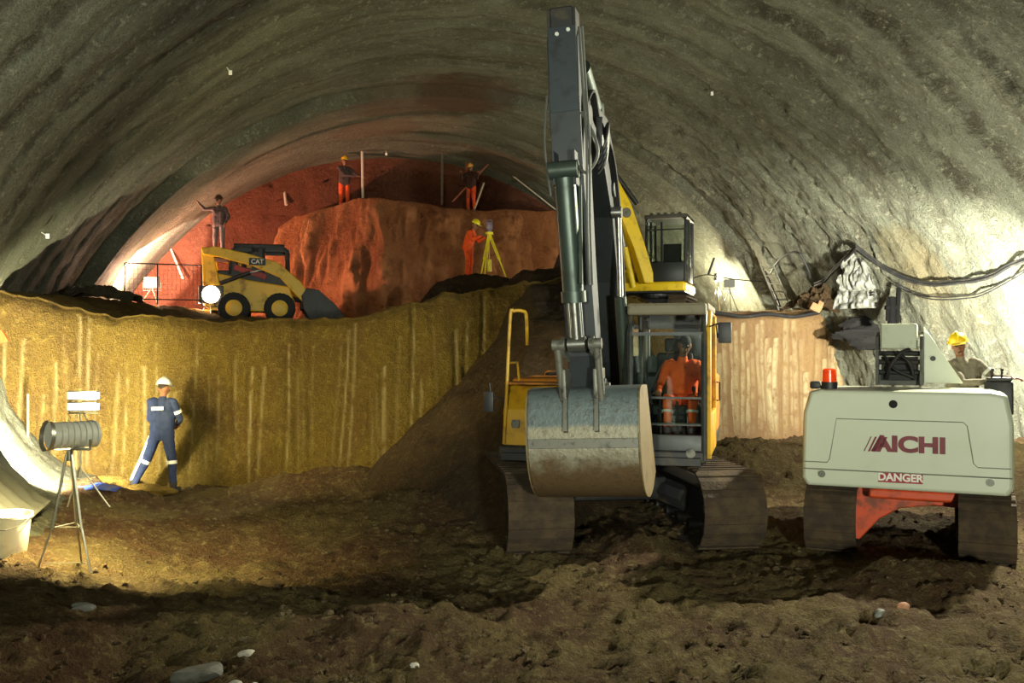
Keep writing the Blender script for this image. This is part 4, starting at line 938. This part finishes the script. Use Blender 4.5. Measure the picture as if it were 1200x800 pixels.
# ================================================================ FLOODLIGHT TRIPODS (left foreground)
GALV=mat('galvanised',(150,146,130),.35,metal=.7,dirt=(110,104,88))
LAMPW=mat('lamp_housing_white',(225,225,205),.4,dirt=(180,176,150))
fp=gat(82,690,0); fp.z=0
FT=thing('floodlight','grey drum shaped work lamp on a tall galvanised tripod at the left','work lamp',fp)
hz_=1.34
for k,(dx,dy) in enumerate(((.26,-.10),(-.24,-.14),(-.05,.38))):
    zz=gz(fp.x+dx,fp.y+dy,True)
    m=MB(); m.tube([(dx*.1,dy*.1,hz_-.02),(dx*.55,dy*.55,hz_*.45)],.014,8); m.tube([(dx*.5,dy*.5,hz_*.5),(dx,dy,zz)],.010,8); m.sph((dx,dy,zz+.01),.018,8,6); m.build('leg',GALV,FT,smooth=True)
m=MB(); m.tube([(.13,-.05,.62),(-.12,-.07,.62),(-.025,.19,.62),(.13,-.05,.62)],.006,6); m.tube([(.205,-.08,.28),(-.19,-.11,.28)],.006,6); m.build('leg_brace',GALV,FT)
m=MB(); m.cyl((0,0,hz_-.08),(0,0,hz_+.02),.03,n=14); m.box((.02,0,hz_+.035),(.36,.05,.025),ch=.006); m.tube([(-.16,0,hz_+.03),(-.16,0,hz_+.13)],.010,6); m.tube([(.2,0,hz_+.03),(.2,0,hz_+.13)],.010,6); m.build('lamp_bracket',GALV,FT,smooth=True)
m=MB(); m.cyl((-.16,0,hz_+.175),(.22,0,hz_+.165),.13,n=28); m.cyl((.22,0,hz_+.165),(.235,0,hz_+.165),.10,n=28)
for k in range(7): 
    x=-.10+k*.05; m.cyl((x,0,hz_+.17),(x+.008,0,hz_+.17),.135,n=28)
m.cyl((-.15,0,hz_+.175),(-.158,0,hz_+.175),.128,n=28); dr=m.build('lamp_head',mat('drum_grey',(205,205,192),.35,metal=.15,dirt=(170,168,150),dscale=3),FT,smooth=True)
m=MB(); m.cyl((-.165,0,hz_+.175),(-.20,0,hz_+.178),.14,.15,n=28,cap=False); m.build('reflector_rim',GALV,dr,smooth=True)
m=MB(); m.box((0.03,0.02,hz_+.045),(.28,.10,.02),ch=.004); m.build('lamp_tube',emit_mat('halogen_lit',(255,240,170),6),dr)
sp2=gat(97,600,0); sp2=Vector((at(97,0,12.6).x,12.6,0)); sp2.z=gz(sp2.x,sp2.y)
FT2=thing('floodlight','lit white double lamp on a thin stand behind the drum lamp at left','work lamp',sp2)
zt=at(0,470,12.6).z-sp2.z
m=MB(); m.tube([(-.03,0,zt-.62),(-.03,0,zt-.1)],.012,8); m.tube([(-.03,0,.35),(-.03,0,zt-.58)],.016,8); m.box((-.06,0,zt-.36),(.06,.05,.10),ch=.01); m.build('pole',GALV,FT2,smooth=True)
for k in range(3):
    t=2*PI*k/3+.4; dx,dy=.34*math.cos(t),.34*math.sin(t); m=MB(); m.tube([(-.03,0,.50),(dx,dy,gz(sp2.x+dx,sp2.y+dy,True)-sp2.z)],.011,8); m.build('leg',GALV,FT2,smooth=True)
m=MB(); m.tube([(-.20,.02,zt-.16),(.20,.02,zt-.16)],.012,6)
for s in(-.08,.085): m.box((0,.02,zt+s*.9),(.40,.10,.125),ch=.015)
m.tube([(.0,.0,zt-.15),(.16,-.02,zt-.38)],.008,6); hd=m.build('lamp_housing',mat('housing_dark',(90,90,84),.5),FT2)
for s in(-.08,.085): m=MB(); m.box((0,-.035,zt+s*.9),(.37,.012,.095),ch=.004); m.box((.205,0,zt+s*.9),(.012,.07,.09)); m.build('lamp_panel',emit_mat('lamp_panel_lit',(255,250,225),4),hd)

m=MB(); m.cyl((-.160,0,hz_+.175),(-.168,0,hz_+.175),.126,n=28); m.build('lens',mat('lens_white',(235,235,225),.3),dr,smooth=True); dr.rotation_euler=(0,0,R_(48)); dr.scale=(1.15,1,1)
# bench-top red flood lamps
def small_flood(px,py,Y,label,rz,lit,hgt=1.0,col=(255,225,205),st=8,size=.34):
    p=at(px,py,Y); base=float(bench_top(p.x,p.y)); h=p.z-base
    T_=thing('floodlight',label,'work lamp',(p.x,p.y,base),rz)
    for k in range(3):
        t=2*PI*k/3+.5; m=MB(); m.tube([(0,0,h*.8),(.3*math.cos(t),.3*math.sin(t),.0)],.014,6); m.build('leg',GALV,T_,smooth=True)
    m=MB(); m.box((0,0,h),(size,.10,size*.75),ch=.02); m.tube([(0,0,h*.75),(0,0,h-size*.3)],.016,6); m.tube([(-size*.6,0,h),(-size*.6,0,h-size*.5),(size*.6,0,h-size*.5),(size*.6,0,h)],.012,6); hh=m.build('lamp_head',mat('housing_dark',(90,90,84),.5),T_)
    m=MB(); (m.cyl((0,-.05,h),(0,-.062,h),size*.36,n=24) if size>.5 else m.box((0,-.055,h),(size*.86,.012,size*.6),ch=.004)); m.build('lamp_glass',emit_mat('lit_%d'%px,col,st) if lit else mat('lamp_glass_off',(200,190,180),.2),hh)
    return p
small_flood(178,331,24.0,'small boxy floodlight on a thin tripod standing by the railing, seen from behind',R_(175),False,size=.40)
RL=small_flood(247,345,24.3,'glaring round white work lamp behind the loader at its rear wheel',R_(20),True,size=.62,st=14)
WL=small_flood(842,325,26.8,'glaring work lamp near the right tunnel wall on the upper level',R_(40),True,col=(255,250,225),st=10,size=.30)
small_flood(855,332,25.5,'small dark work lamp on a thin stand near the glaring right hand lamp',R_(160),False,size=.30)

# ================================================================ RODS, RAILING, SHEETS, CABLES, DEBRIS
ROD=mat('rod_pale',(206,190,170),.5,dirt=(160,140,120))
def rod(name,label,cat,pts,r,m_=ROD,group=None):
    m=MB(); P0=Vector(pts[0]); m.tube([Vector(p)-P0 for p in pts],r,8); o=m.build(name,m_,None,smooth=True); o.location=P0; return tag(o,label,cat,group)
rod('anchor_rod','pale rod leaning against the red tunnel face, nearer the left edge','rod',[at(190,267,29.8),at(214,326,28.6)],.035)
rod('anchor_rod','pale rod leaning near the crown of the tunnel face above the loader','rod',[at(329,190,30.8),at(335,240,30.2)],.045)
rod('drill_rod','pale vertical drill rod held by the worker in orange trousers','rod',[at(424,177,29.5),at(425,236,29.4)],.04)
lp_=rod('lamp_post','thin grey post with a small dark head at the crown of the face','post',[at(518,180,30.6),at(518,240,30.4)],.045,GALV)
m=MB(); m.box((0,0,0),(.30,.20,.14),ch=.03); m.cyl((.1,0,.0),(.28,0,.12),.05,n=10); h_=m.build('post_head',BLACK,lp_); h_.location=(0,0,.12)
for a,b,lab in(((546,190),(548,232),'reddish upright rod left of the harnessed worker'),((572,192),(530,236),'long slanted rod passing behind the harnessed worker'),((567,214),(556,245),'short pale rod to the right of the harnessed worker')):
    rod('bracing_rod',lab,'rod',[at(a[0],a[1],30.2),at(b[0],b[1],29.9)],.03,ROD if 'pale' in lab else mat('rod_rust',(150,84,60),.7))
rod('guide_wire','long thin pale wire running down from the crown along the face edge','wire',[at(560,178,31.5),at(600,205,31.5),at(652,246,31.2)],.022)
rod('bracing_rod','two thin crossed sticks lying on the core heap top, the lower one','rod',[at(446,252,27.9)+Vector((0,0,.05)),at(462,244,28.6)],.03)
# railing
r0,r1=at(146,360,22.5),at(236,360,23.2); zb=float(bench_top(r0.x,r0.y))
RG=thing('railing','thin dark mesh railing on the upper level left of the loader','railing',(r0.x,r0.y,zb))
dv_=Vector((r1.x-r0.x,r1.y-r0.y,0)); 
for k in(0,.42,1): m=MB(); q=dv_*k; m.tube([q,q+Vector((0,0,.98))],.018,6); m.build('post',BLACK,RG)
for z in(.12,.98): m=MB(); m.tube([Vector((0,0,z)),dv_+Vector((0,0,z))],.014,6); m.build('rail',BLACK,RG)
m=MB()
for k in range(19): q=dv_*(k/18); m.tube([q+Vector((0,0,.1)),q+Vector((0,0,.97))],.004,4)
for k in range(8): m.tube([Vector((0,0,.12+k*.12)),dv_+Vector((0,0,.12+k*.12))],.004,4)
m.build('mesh_infill',mat('mesh_rust',(110,60,46),.7),RG)
# crumpled sheet helper
def crumple(name,label,cat,c,sx_,sy_,h,m_,seed,rz=0,nx=40,ny=30,thick=.02,rough_=1.0):
    u=np.linspace(-1,1,nx);v_=np.linspace(-1,1,ny);V2,U2=np.meshgrid(v_,u,indexing='ij')
    X=U2*sx_*(1+.12*fbm(U2*2,V2*2,2,seed)); Yy=V2*sy_*(1+.12*fbm(U2*2,V2*2+9,2,seed+1)); rr_=np.clip(1-(U2**2+V2**2)*.55,0,1)
    Z=h*rr_*(.5+.8*np.abs(fbm(U2*2.2,V2*2.2,4,seed+2,.6))*rough_)+.0
    o=gridmesh(name,np.stack([X,Yy,Z],-1),m_,smooth=False); o.location=c; o.rotation_euler=(0,0,rz); md=o.modifiers.new('t','SOLIDIFY'); md.thickness=thick; tag(o,label,cat); return o
pp=at(108,366,20.5); crumple('tarpaulin','dark crumpled tarpaulin heap on the edge of the upper level at far left','tarpaulin',(pp.x,pp.y,float(bench_top(pp.x,pp.y))-.02),.95,.5,.42,mat('tarp_dark',(62,58,44),.7,dirt=(96,84,54),dscale=4),501)
pp=at(85,352,21.0); crumple('cloth_bundle','pale rag lying on the dark tarpaulin heap','cloth',(pp.x+.1,pp.y-.2,float(bench_top(pp.x,pp.y))+.12),.22,.14,.16,mat('rag_pale',(220,190,170),.8),505,nx=16,ny=12,thick=.01)
# stuff at right edge of the bench
RT_X=at(957,358,22.6)
crumple('soil_mound','low dark soil mound beside the ladder on the upper level at right','soil heap',(at(965,366,23.0).x,23.2,float(bench_top(7.5,23))-.05),.85,.5,.75,SOIL_DARK,521,rz=.3)
p=at(955,357,22.3); m=MB(); m.box((0,0,-.05),(.28,.2,.18),rot=(.3,.4,.2),ch=.02); m.box((.1,.02,0),(.14,.22,.14),rot=(-.2,.5,.1),ch=.02); o=m.build('timber_block',mat('timber_orange',(120,88,54),.8,dirt=(90,66,40)),None); o.location=(p.x,p.y,p.z); tag(o,'small tan timber block on the dark mound near the ladder','timber')
# ladder
LB=at(921,370,24.3); LD=thing('ladder','grey metal ladder leaning at the right end of the upper level','ladder',(LB.x,LB.y,float(bench_top(LB.x,LB.y))-.02),R_(20))
for s in(-1,1): m=MB(); m.tube([(s*.2,0,0),(s*.2+(-.35),.35,1.25)],.022,6); m.build('rail',GALV,LD)
for k in range(6): m=MB(); t=(k+.5)/6; m.tube([(-.2-.35*t,.35*t,1.25*t),(.2-.35*t,.35*t,1.25*t)],.016,6); m.build('rung',GALV,LD)
# white crumpled plastic hung on wall
wc=lin_hit(1005,328,.25)
u=np.linspace(-1,1,40);V2,U2=np.meshgrid(u,u,indexing='ij')
W_=((1-V2)*.5)**.6*.75+.16+.14*fbm(V2*3,U2*.5+2,3,543)
top_=lin_hit(1005,292,.25); s0,t0=st(wc.x,wc.y)
hgt=.95
X=U2*.62*W_; Zl=V2*hgt*.72; Yl=-.34*np.abs(fbm(U2*1.7,V2*1.7,3,541,.5))-.05
o=gridmesh('plastic_sheet',np.stack([X,Yl,Zl],-1),mat('plastic_white',(112,112,104),.5,dirt=(76,76,70),dscale=5,damt=(.42,.6),bump=.6,bscale=12),smooth=False); o.location=wc; o.rotation_euler=(0,0,R_(-42)); tag(o,'crumpled whitish plastic sheet hanging below the cable peak on right wall','plastic sheet'); md=o.modifiers.new('t','SOLIDIFY'); md.thickness=.01
# cables
CB=mat('cable_black',(26,26,26),.6,dirt=(60,56,48))
def cable(label,pix,off=.18,r=.035,name='cable',m_=CB,jit=0,group=None,n=2):
    mb=MB()
    for k in range(n):
        P_=[lin_hit(x+jit*random.uniform(-1,1),y+3*k+jit*random.uniform(-1,1),off+.05*k) for x,y in pix]; mb.tube(catmull(P_,8),r,7)
    o=mb.build(name,m_,None,smooth=True); return tag(o,label,'cable',group)
cable('thick black cable pair sagging from the wall peak to the right edge of the photo',[(1004,288),(1018,299),(1040,314),(1065,326),(1090,331),(1120,329),(1145,326),(1165,320),(1180,311),(1200,303),(1225,297)],.15,.030)
cable('thin cable hanging just below the thick pair on the right wall',[(1050,330),(1062,338),(1080,345),(1100,348),(1125,347),(1150,343),(1185,325),(1210,310)],.13,.014,n=2)
cable('black cable running from the wall peak down left to the ladder',[(1004,288),(990,302),(975,317),(966,327),(955,332)],.2,.030)
cable('black looped cable above the ladder on the right wall',[(903,320),(912,306),(924,297),(936,296),(942,305),(948,318),(950,326)],.3,.026,n=1)
cable('tangle of dark cable lying along the top of the right soil face',[(955,352),(985,348),(1010,345),(1024,342)],.35,.022)
def bench_cable(label,pts,r):
    mb=MB(); mb.tube(catmull([at(x,y,Y) for x,y,Y in pts],8),r,7); o=mb.build('cable',CB,None,smooth=True); return tag(o,label,'cable')
bench_cable('thin dark cable strung in front of the bright right lamp spot',[(800,332,24.5),(815,325,24.6),(830,322,24.8),(860,327,25.3),(893,330,26)],.015)
bench_cable('heavy black cable lying along the edge of the right soil face',[(820,364,22.2),(850,368,22.6),(872,371,22.9),(900,368,23.3),(930,371,23.7),(960,366,24.1)],.05)
rod('stake','thin dark slanted stake rising in front of the lit right wall','stake',[at(830,322,25),at(837,302,25)],.03,BLACK)
rod('stake','leaning thin stake just right of the glaring right lamp','stake',[at(897,318,25.6),at(914,358,24.6)],.028,BLACK)
# dark equipment post + black lump modelling the turret shadow on the wall
m=MB(); m.cyl((0,0,0),(0,0,.75),.09,n=12); m.cyl((.12,0,.1),(.16,.0,.95),.05,n=10); m.cyl((-.1,0,.2),(-.08,0,.7),.04,n=10); m.box((0,0,.5),(.3,.12,.1),ch=.02)
pq=at(1045,386,21.4); o=m.build('pipe_cluster',mat('pipe_black',(10,10,10),.9,spec=.1),None,smooth=True); o.location=pq; tag(o,'cluster of short dark upright pipes above the lift turret','pipes')
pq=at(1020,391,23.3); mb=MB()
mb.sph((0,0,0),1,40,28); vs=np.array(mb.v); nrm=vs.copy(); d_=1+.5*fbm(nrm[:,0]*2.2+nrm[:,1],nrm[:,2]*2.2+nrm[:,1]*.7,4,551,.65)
vs=vs*d_[:,None]*np.array([.85,.4,.36]); mb.v=[tuple(q) for q in vs]; o=mb.build('shadow_lump',mat('shadow_black',(12,10,8),.95,dirt=(7,6,5),bump=1,bscale=14),None,smooth=True); o.location=pq; tag(o,'near-black lump standing for the lift turret shadow on the wall','soil heap')  # near-black colour and shape stand in for the turret's shadow

# left side: grey sheeting over the invert toe, white bucket, hoses
SH=mat('sheet_grey',(92,92,84),.55,dirt=(70,70,60),dscale=3,bump=.4,bscale=12)
u=np.linspace(0,1,60); v_=np.linspace(0,1,70); V2,U2=np.meshgrid(v_,u,indexing='ij')  # V along curve down, U along axis
def prof_at(z_):
    zz=[q[0] for q in toe][::-1]; dd_=[q[1] for q in toe][::-1]
    return -(np.sqrt(RT*RT-(z_-ZC)**2))-np.interp(z_,zz,dd_)*1.0
zc_=np.interp(V2,[0,.35,.6,.8,1],[2.0,1.4,.95,.6,.36])
tt_=-(np.sqrt(RT*RT-(zc_-ZC)**2))-np.interp(zc_,[q[0] for q in toe][::-1],[q[1] for q in toe][::-1])
fold=.07*np.sin(U2*26+3*fbm(U2*3,V2*2,2,561))*(.4+V2)
tt_=tt_+.12+fold*.6
s_loc=13.0+U2*(3.1-1.7*V2)
X=CX+s_loc*Ux+tt_*Rx; Yy=s_loc*Uy+tt_*Ry
o=gridmesh('ground_sheet',np.stack([X,Yy,zc_+.10+fold*.5],-1),SH); md=o.modifiers.new('t','SOLIDIFY'); md.thickness=.012; tag(o,'grey folded plastic sheeting draped over the left wall foot','sheeting')
wp_=gat(12,684,0); wp_.z=gz(wp_.x,wp_.y)-.0
WB=MB(); n=32
pr=[(.15,0),(.155,.01),(.185,.40),(.20,.405),(.20,.43),(.185,.432),(.178,.40),(.150,.03)]
vs=[(r*math.cos(2*PI*i/n),r*math.sin(2*PI*i/n),z) for r,z in pr for i in range(n)]
fs=[(k*n+i,k*n+(i+1)%n,(k+1)*n+(i+1)%n,(k+1)*n+i) for k in range(len(pr)-1) for i in range(n)]+[tuple(range(n))[::-1],tuple(range((len(pr)-1)*n,len(pr)*n))]
WB.add(vs,fs); o=WB.build('bucket',mat('plastic_bucket',(238,234,210),.4),None,smooth=True); o.location=wp_; tag(o,'bright white plastic bucket on the ground at the left edge','bucket')
o.rotation_euler=(.05,.06,0)
m=MB(); m.tube([(.2*math.cos(t),.2*math.sin(t)-.02,.41-.16*math.sin(t)*0-.10*abs(math.sin(t))) for t in np.linspace(-PI,0,16)],.005,6); m.build('handle',GALV,o)
bc_=gat(118,596,0.05); crumple('blue_cloth','blue cloth lying on the soil behind the drum lamp','cloth',(bc_.x-.05,bc_.y,gz(bc_.x,bc_.y)+.02),.32,.16,.10,mat('cloth_blue',(48,70,150),.8,dirt=(96,96,110)),571,nx=24,ny=16,thick=.01)
# lit soil clods left of the man
for k,(px,py,s,lab) in enumerate(((172,577,.30,'yellow lit lump of soil between the boots of the man in blue'),(128,576,.26,'low yellow lit clod of soil behind the drum lamp'),(95,560,.3,'yellow lit clod of soil against the left wall foot'))):
    c=gat(px,py+6,0.0); mb=MB(); mb.sph((0,0,0),1,28,18); vs=np.array(mb.v); d_=1+.35*fbm(vs[:,0]*1.9+5*k,vs[:,2]*1.9+vs[:,1]*1.3,4,581+k,.6)
    vs=vs*d_[:,None]*np.array([s*1.5,s*.7,s*.42]); mb.v=[tuple(q) for q in vs]; o=mb.build('soil_clod',soil_mat('clod_soil%d'%k,(170,140,60),(150,112,50),(180,150,80)),None,smooth=True); o.location=(c.x,c.y-.1,gz(c.x,c.y)+.05); tag(o,lab,'soil clod')
# stones
STN=mat('stone_grey',(120,120,112),.7,dirt=(86,80,70),dscale=5,bump=.5,bscale=20)
def stone(label,px,py,sx_,sy_,sz_,seed,rz=0,m_=STN,flat=False,name='stone'):
    c=gat(px,py,0.05); z=gz(c.x,c.y,True); c=gat(px,py,min(.5,z+.03))
    bm=bmesh.new(); bmesh.ops.create_icosphere(bm,subdivisions=3,radius=1)
    for v in bm.verts:
        n_v=float(fbm(v.co.x*1.3+seed,v.co.y*1.3+v.co.z,3,seed)); v.co=Vector((v.co.x*sx_*(1+.35*n_v),v.co.y*sy_*(1+.35*n_v),max(-.9,min(.55 if flat else 1,v.co.z))*sz_*(1+.2*n_v)))
    me=bpy.data.meshes.new(name); bm.to_mesh(me); bm.free(); me.materials.append(m_)
    o=bpy.data.objects.new(name,me); COL.objects.link(o); o.location=(c.x,c.y,gz(c.x,c.y,True)+sz_*.35); o.rotation_euler=(random.uniform(-.15,.15),random.uniform(-.15,.15),rz); return tag(o,label,'stone')
stone('large flat grey stone slab at the bottom left of the foreground',232,789,.17,.10,.075,3,.4,flat=True)
LS=mat('stone_light',(196,190,176),.7,dirt=(150,140,124))
stone('pointed pale stone just right of the flat grey slab',299,790,.035,.06,.06,5,.3,LS)
stone('small pale stone touching the right end of the grey slab',276,797,.05,.03,.03,7,0,LS)
stone('small white and grey stone in the foreground above the grey slab',290,752,.06,.04,.035,9,.2,LS)
stone('flat tan stone in the hollow left of the large excavator',318,690,.12,.07,.05,11,.1,mat('stone_tan',(150,116,66),.8))
stone('pale stone on the mound in front of the boom lift',1062,660,.05,.04,.04,13,0,LS)
stone('pinkish stone low on the mound in front of the boom lift',1058,712,.07,.05,.045,15,.6,mat('stone_pink',(168,120,90),.8))
stone('grey stone beside the pinkish one in front of the boom lift',1030,716,.06,.05,.04,17,.6)
stone('dull grey stone at the left foreground below the tripod legs',98,718,.09,.06,.05,19,.2)
stone('tiny bright stone in the foreground below the excavator shadow',486,765,.035,.03,.03,21,.2,LS)
# loose gravel and crumbs, uncountable
gm=MB(); vsA=[];
ico=bmesh.new(); bmesh.ops.create_icosphere(ico,subdivisions=1,radius=1); IV=np.array([v.co[:] for v in ico.verts]); ico.verts.index_update(); IF=[[v.index for v in f.verts] for f in ico.faces]; ico.free()
N=5200; yy=2.9+(rng.random(N)**1.3)*11; xx=(rng.random(N)*2-1)*(yy*.62+.3); keep=(vn(xx*1.1,yy*1.1,601)>.42)&(xx>-6.3+0*yy)
xx=xx[keep];yy=yy[keep]; zz=ground_z(xx,yy); n_=len(xx); sc_=.008+.022*rng.random(n_)**2.5*1.4
allv=[];allf=[]
for k in range(n_):
    q=IV*(1+.3*rng.normal(size=(len(IV),1)).clip(-1,1))*sc_[k]*np.array([rng.uniform(.8,1.5),rng.uniform(.7,1.3),.7]); a=rng.uniform(0,6.28); ca,sa=math.cos(a),math.sin(a)
    q=np.c_[q[:,0]*ca-q[:,1]*sa,q[:,0]*sa+q[:,1]*ca,q[:,2]]+np.array([xx[k],yy[k],zz[k]+sc_[k]*.3]); b=len(allv)*len(IV); allv.append(q); allf+=[tuple(b+i for i in f) for f in IF]
allv=np.concatenate(allv); me=bpy.data.meshes.new('gravel'); me.from_pydata(allv.tolist(),[],allf); me.materials.append(soil_mat('gravel_mix',(140,118,84),(112,84,56),(176,160,128)))
o=bpy.data.objects.new('gravel',me); COL.objects.link(o); tag(o,'loose gravel and soil crumbs scattered over the foreground','gravel',kind='stuff')
# markings and small targets
for px,py,lab in((265,78,'small white survey target high on the left vault'),(48,272,'small white survey target low on the left vault'),(837,104,'small white survey target on the vault right of the boom'),(452,176,'small white survey target at the crown of the face')):
    c=lin_hit(px,py,.02 if py!=176 else .3); s,t=st(c.x,c.y); nv=Vector((-(c.x-(CX+s*Ux)),-(c.y-s*Uy),-(c.z-ZC))).normalized()
    m=MB(); m.cyl((0,0,0),nv*.10,.008,n=6); m.box(nv*.11,(.06,.02,.08),ch=.005); o=m.build('survey_target',mat('target_white',(240,240,235),.4),None); o.location=c; tag(o,lab,'survey target')
for k,(px,py,lab) in enumerate(((50,467,'upper faded red spray mark on the left bench face'),(64,496,'lower faded red spray mark on the left bench face'))):
    pass
rod('marker_stake','thin pale stake standing against the left end of the bench face','stake',[at(33,462,14.1),at(33,512,13.95)],.014)
# orange marker at left edge
m=MB(); m.prism([(-.12,-.06),(.08,.0),(-.02,.16),(-.10,.12)],-.02,.02,'y'); o=m.build('orange_flag',mat('flag_orange',(235,80,30),.7),None); o.location=at(4,399,14.0); tag(o,'small orange rag at the left end of the bench top','rag')

# ================================================================ LIGHTS
W=bpy.data.worlds.new('world'); SC.world=W; W.use_nodes=True; W.node_tree.nodes['Background'].inputs[0].default_value=(.5,.55,.5,1); W.node_tree.nodes['Background'].inputs[1].default_value=.02
def light(kind,loc,power,col,target=None,size=.3,angle=90,blend=.5,name='lamp',sy=None):
    L=bpy.data.lights.new(name,kind); L.energy=power; L.color=col
    if kind=='SPOT': L.spot_size=R_(angle); L.spot_blend=blend; L.shadow_soft_size=size
    elif kind=='POINT': L.shadow_soft_size=size
    elif kind=='AREA': L.size=size; L.shape='RECTANGLE' if sy else 'SQUARE'; L.size_y=sy or size
    o=bpy.data.objects.new(name,L); COL.objects.link(o); o.location=loc
    if target is not None: o.rotation_euler=(Vector(target)-Vector(loc)).to_track_quat('-Z','Y').to_euler()
    return o
WARM=(1,.84,.38); PINK=(1,.46,.28); COOL=(.78,.9,1); GRN=(.95,1,.80); CREAM=(1,.93,.70)
# red lamps at the face
light('SPOT',RL+Vector((.1,.35,.1)),11000,PINK,(-4.2,30,5.0),.12,155,.7,'red_lamp')
light('POINT',RL+Vector((-.45,.35,-.35)),260,(1,.60,.42),None,.06,name='red_lamp_glow')
LSL=at(170,331,23.6)
light('SPOT',LSL+Vector((-.25,.1,0)),9000,(1,.66,.50),tun(31.0,-9.4,5.6),.05,74,.12,'left_strip_spot')
light('POINT',LSL+Vector((-.25,.0,0)),260,(1,.60,.42),None,.06,name='left_strip_glow')
light('SPOT',tun(28.5,-8.3,3.6),3000,(1,.46,.30),tun(33,-3,7.5),.1,140,.8,'face_lamp')
# lamp at right on the bench
light('POINT',tun(26.0,7.75,3.95),650,(1,.93,.66),None,.08,name='right_bench_lamp')
# strong lamp behind the boom lift
light('SPOT',(8.6,16.2,2.4),9000,(1,.98,.82),(9.9,19.5,2.9),.12,110,.8,'lift_side_lamp')
light('SPOT',(7.6,13.0,5.4),5000,(1,.95,.70),(1.2,7.5,0),.10,118,.6,'lift_high_lamp')
light('POINT',(8.3,16.0,3.4),1000,(1,.98,.80),None,.12,name='lift_side_glow')
light('SPOT',(7.8,16.6,3.2),1800,(1,.96,.84),(5.6,24,1.3),.12,60,.8,'right_face_fill')  # fill added to brighten the right bench face, no fixture
# left tripods
light('SPOT',(fp.x-.1,fp.y+.25,1.45),800,WARM,(-4.6,9.9,-.3),.06,150,.6,'drum_lamp_down')
light('SPOT',(sp2.x+.1,sp2.y-.1,1.75),1500,WARM,(-2.6,17.0,3.4),.5,108,.5,'bench_lamp')
light('SPOT',(-6.2,12.2,1.0),4500,(1,.92,.62),(-8.2,14.8,.9),.1,110,.6,'toe_lamp')
# unseen fill spots put out of frame to light vault and machines
light('SPOT',(-3.8,-2.5,2.6),4600,COOL,(-8,8.5,4.2),.3,115,1,'left_vault_fill')
light('SPOT',(2.5,-3.5,1.9),5000,GRN,(3.0,13,2.0),.3,60,1,'machine_fill')
light('SPOT',(-4.6,4.0,3.6),620,COOL,(-8.3,12.5,6.8),.3,95,1,'left_high_fill')
light('SPOT',(-1.5,-2.0,3.0),3100,GRN,(-2.5,20,8.5),.3,80,1,'vault_fill')

# ================================================================ CAMERA
cam=bpy.data.cameras.new('camera'); co_=bpy.data.objects.new('camera',cam); COL.objects.link(co_); SC.camera=co_
cam.sensor_width=36; cam.lens=F/1200*36; cam.clip_end=200
co_.location=(0,0,CH); co_.rotation_euler=(PI/2+math.atan(7/F),0,0)
SC.view_settings.view_transform='Standard'; SC.view_settings.look='None'; SC.view_settings.gamma=1; SC.view_settings.exposure=0; SC.view_settings.use_curve_mapping=False
SC.cycles.max_bounces=6 if hasattr(SC,'cycles') else 0
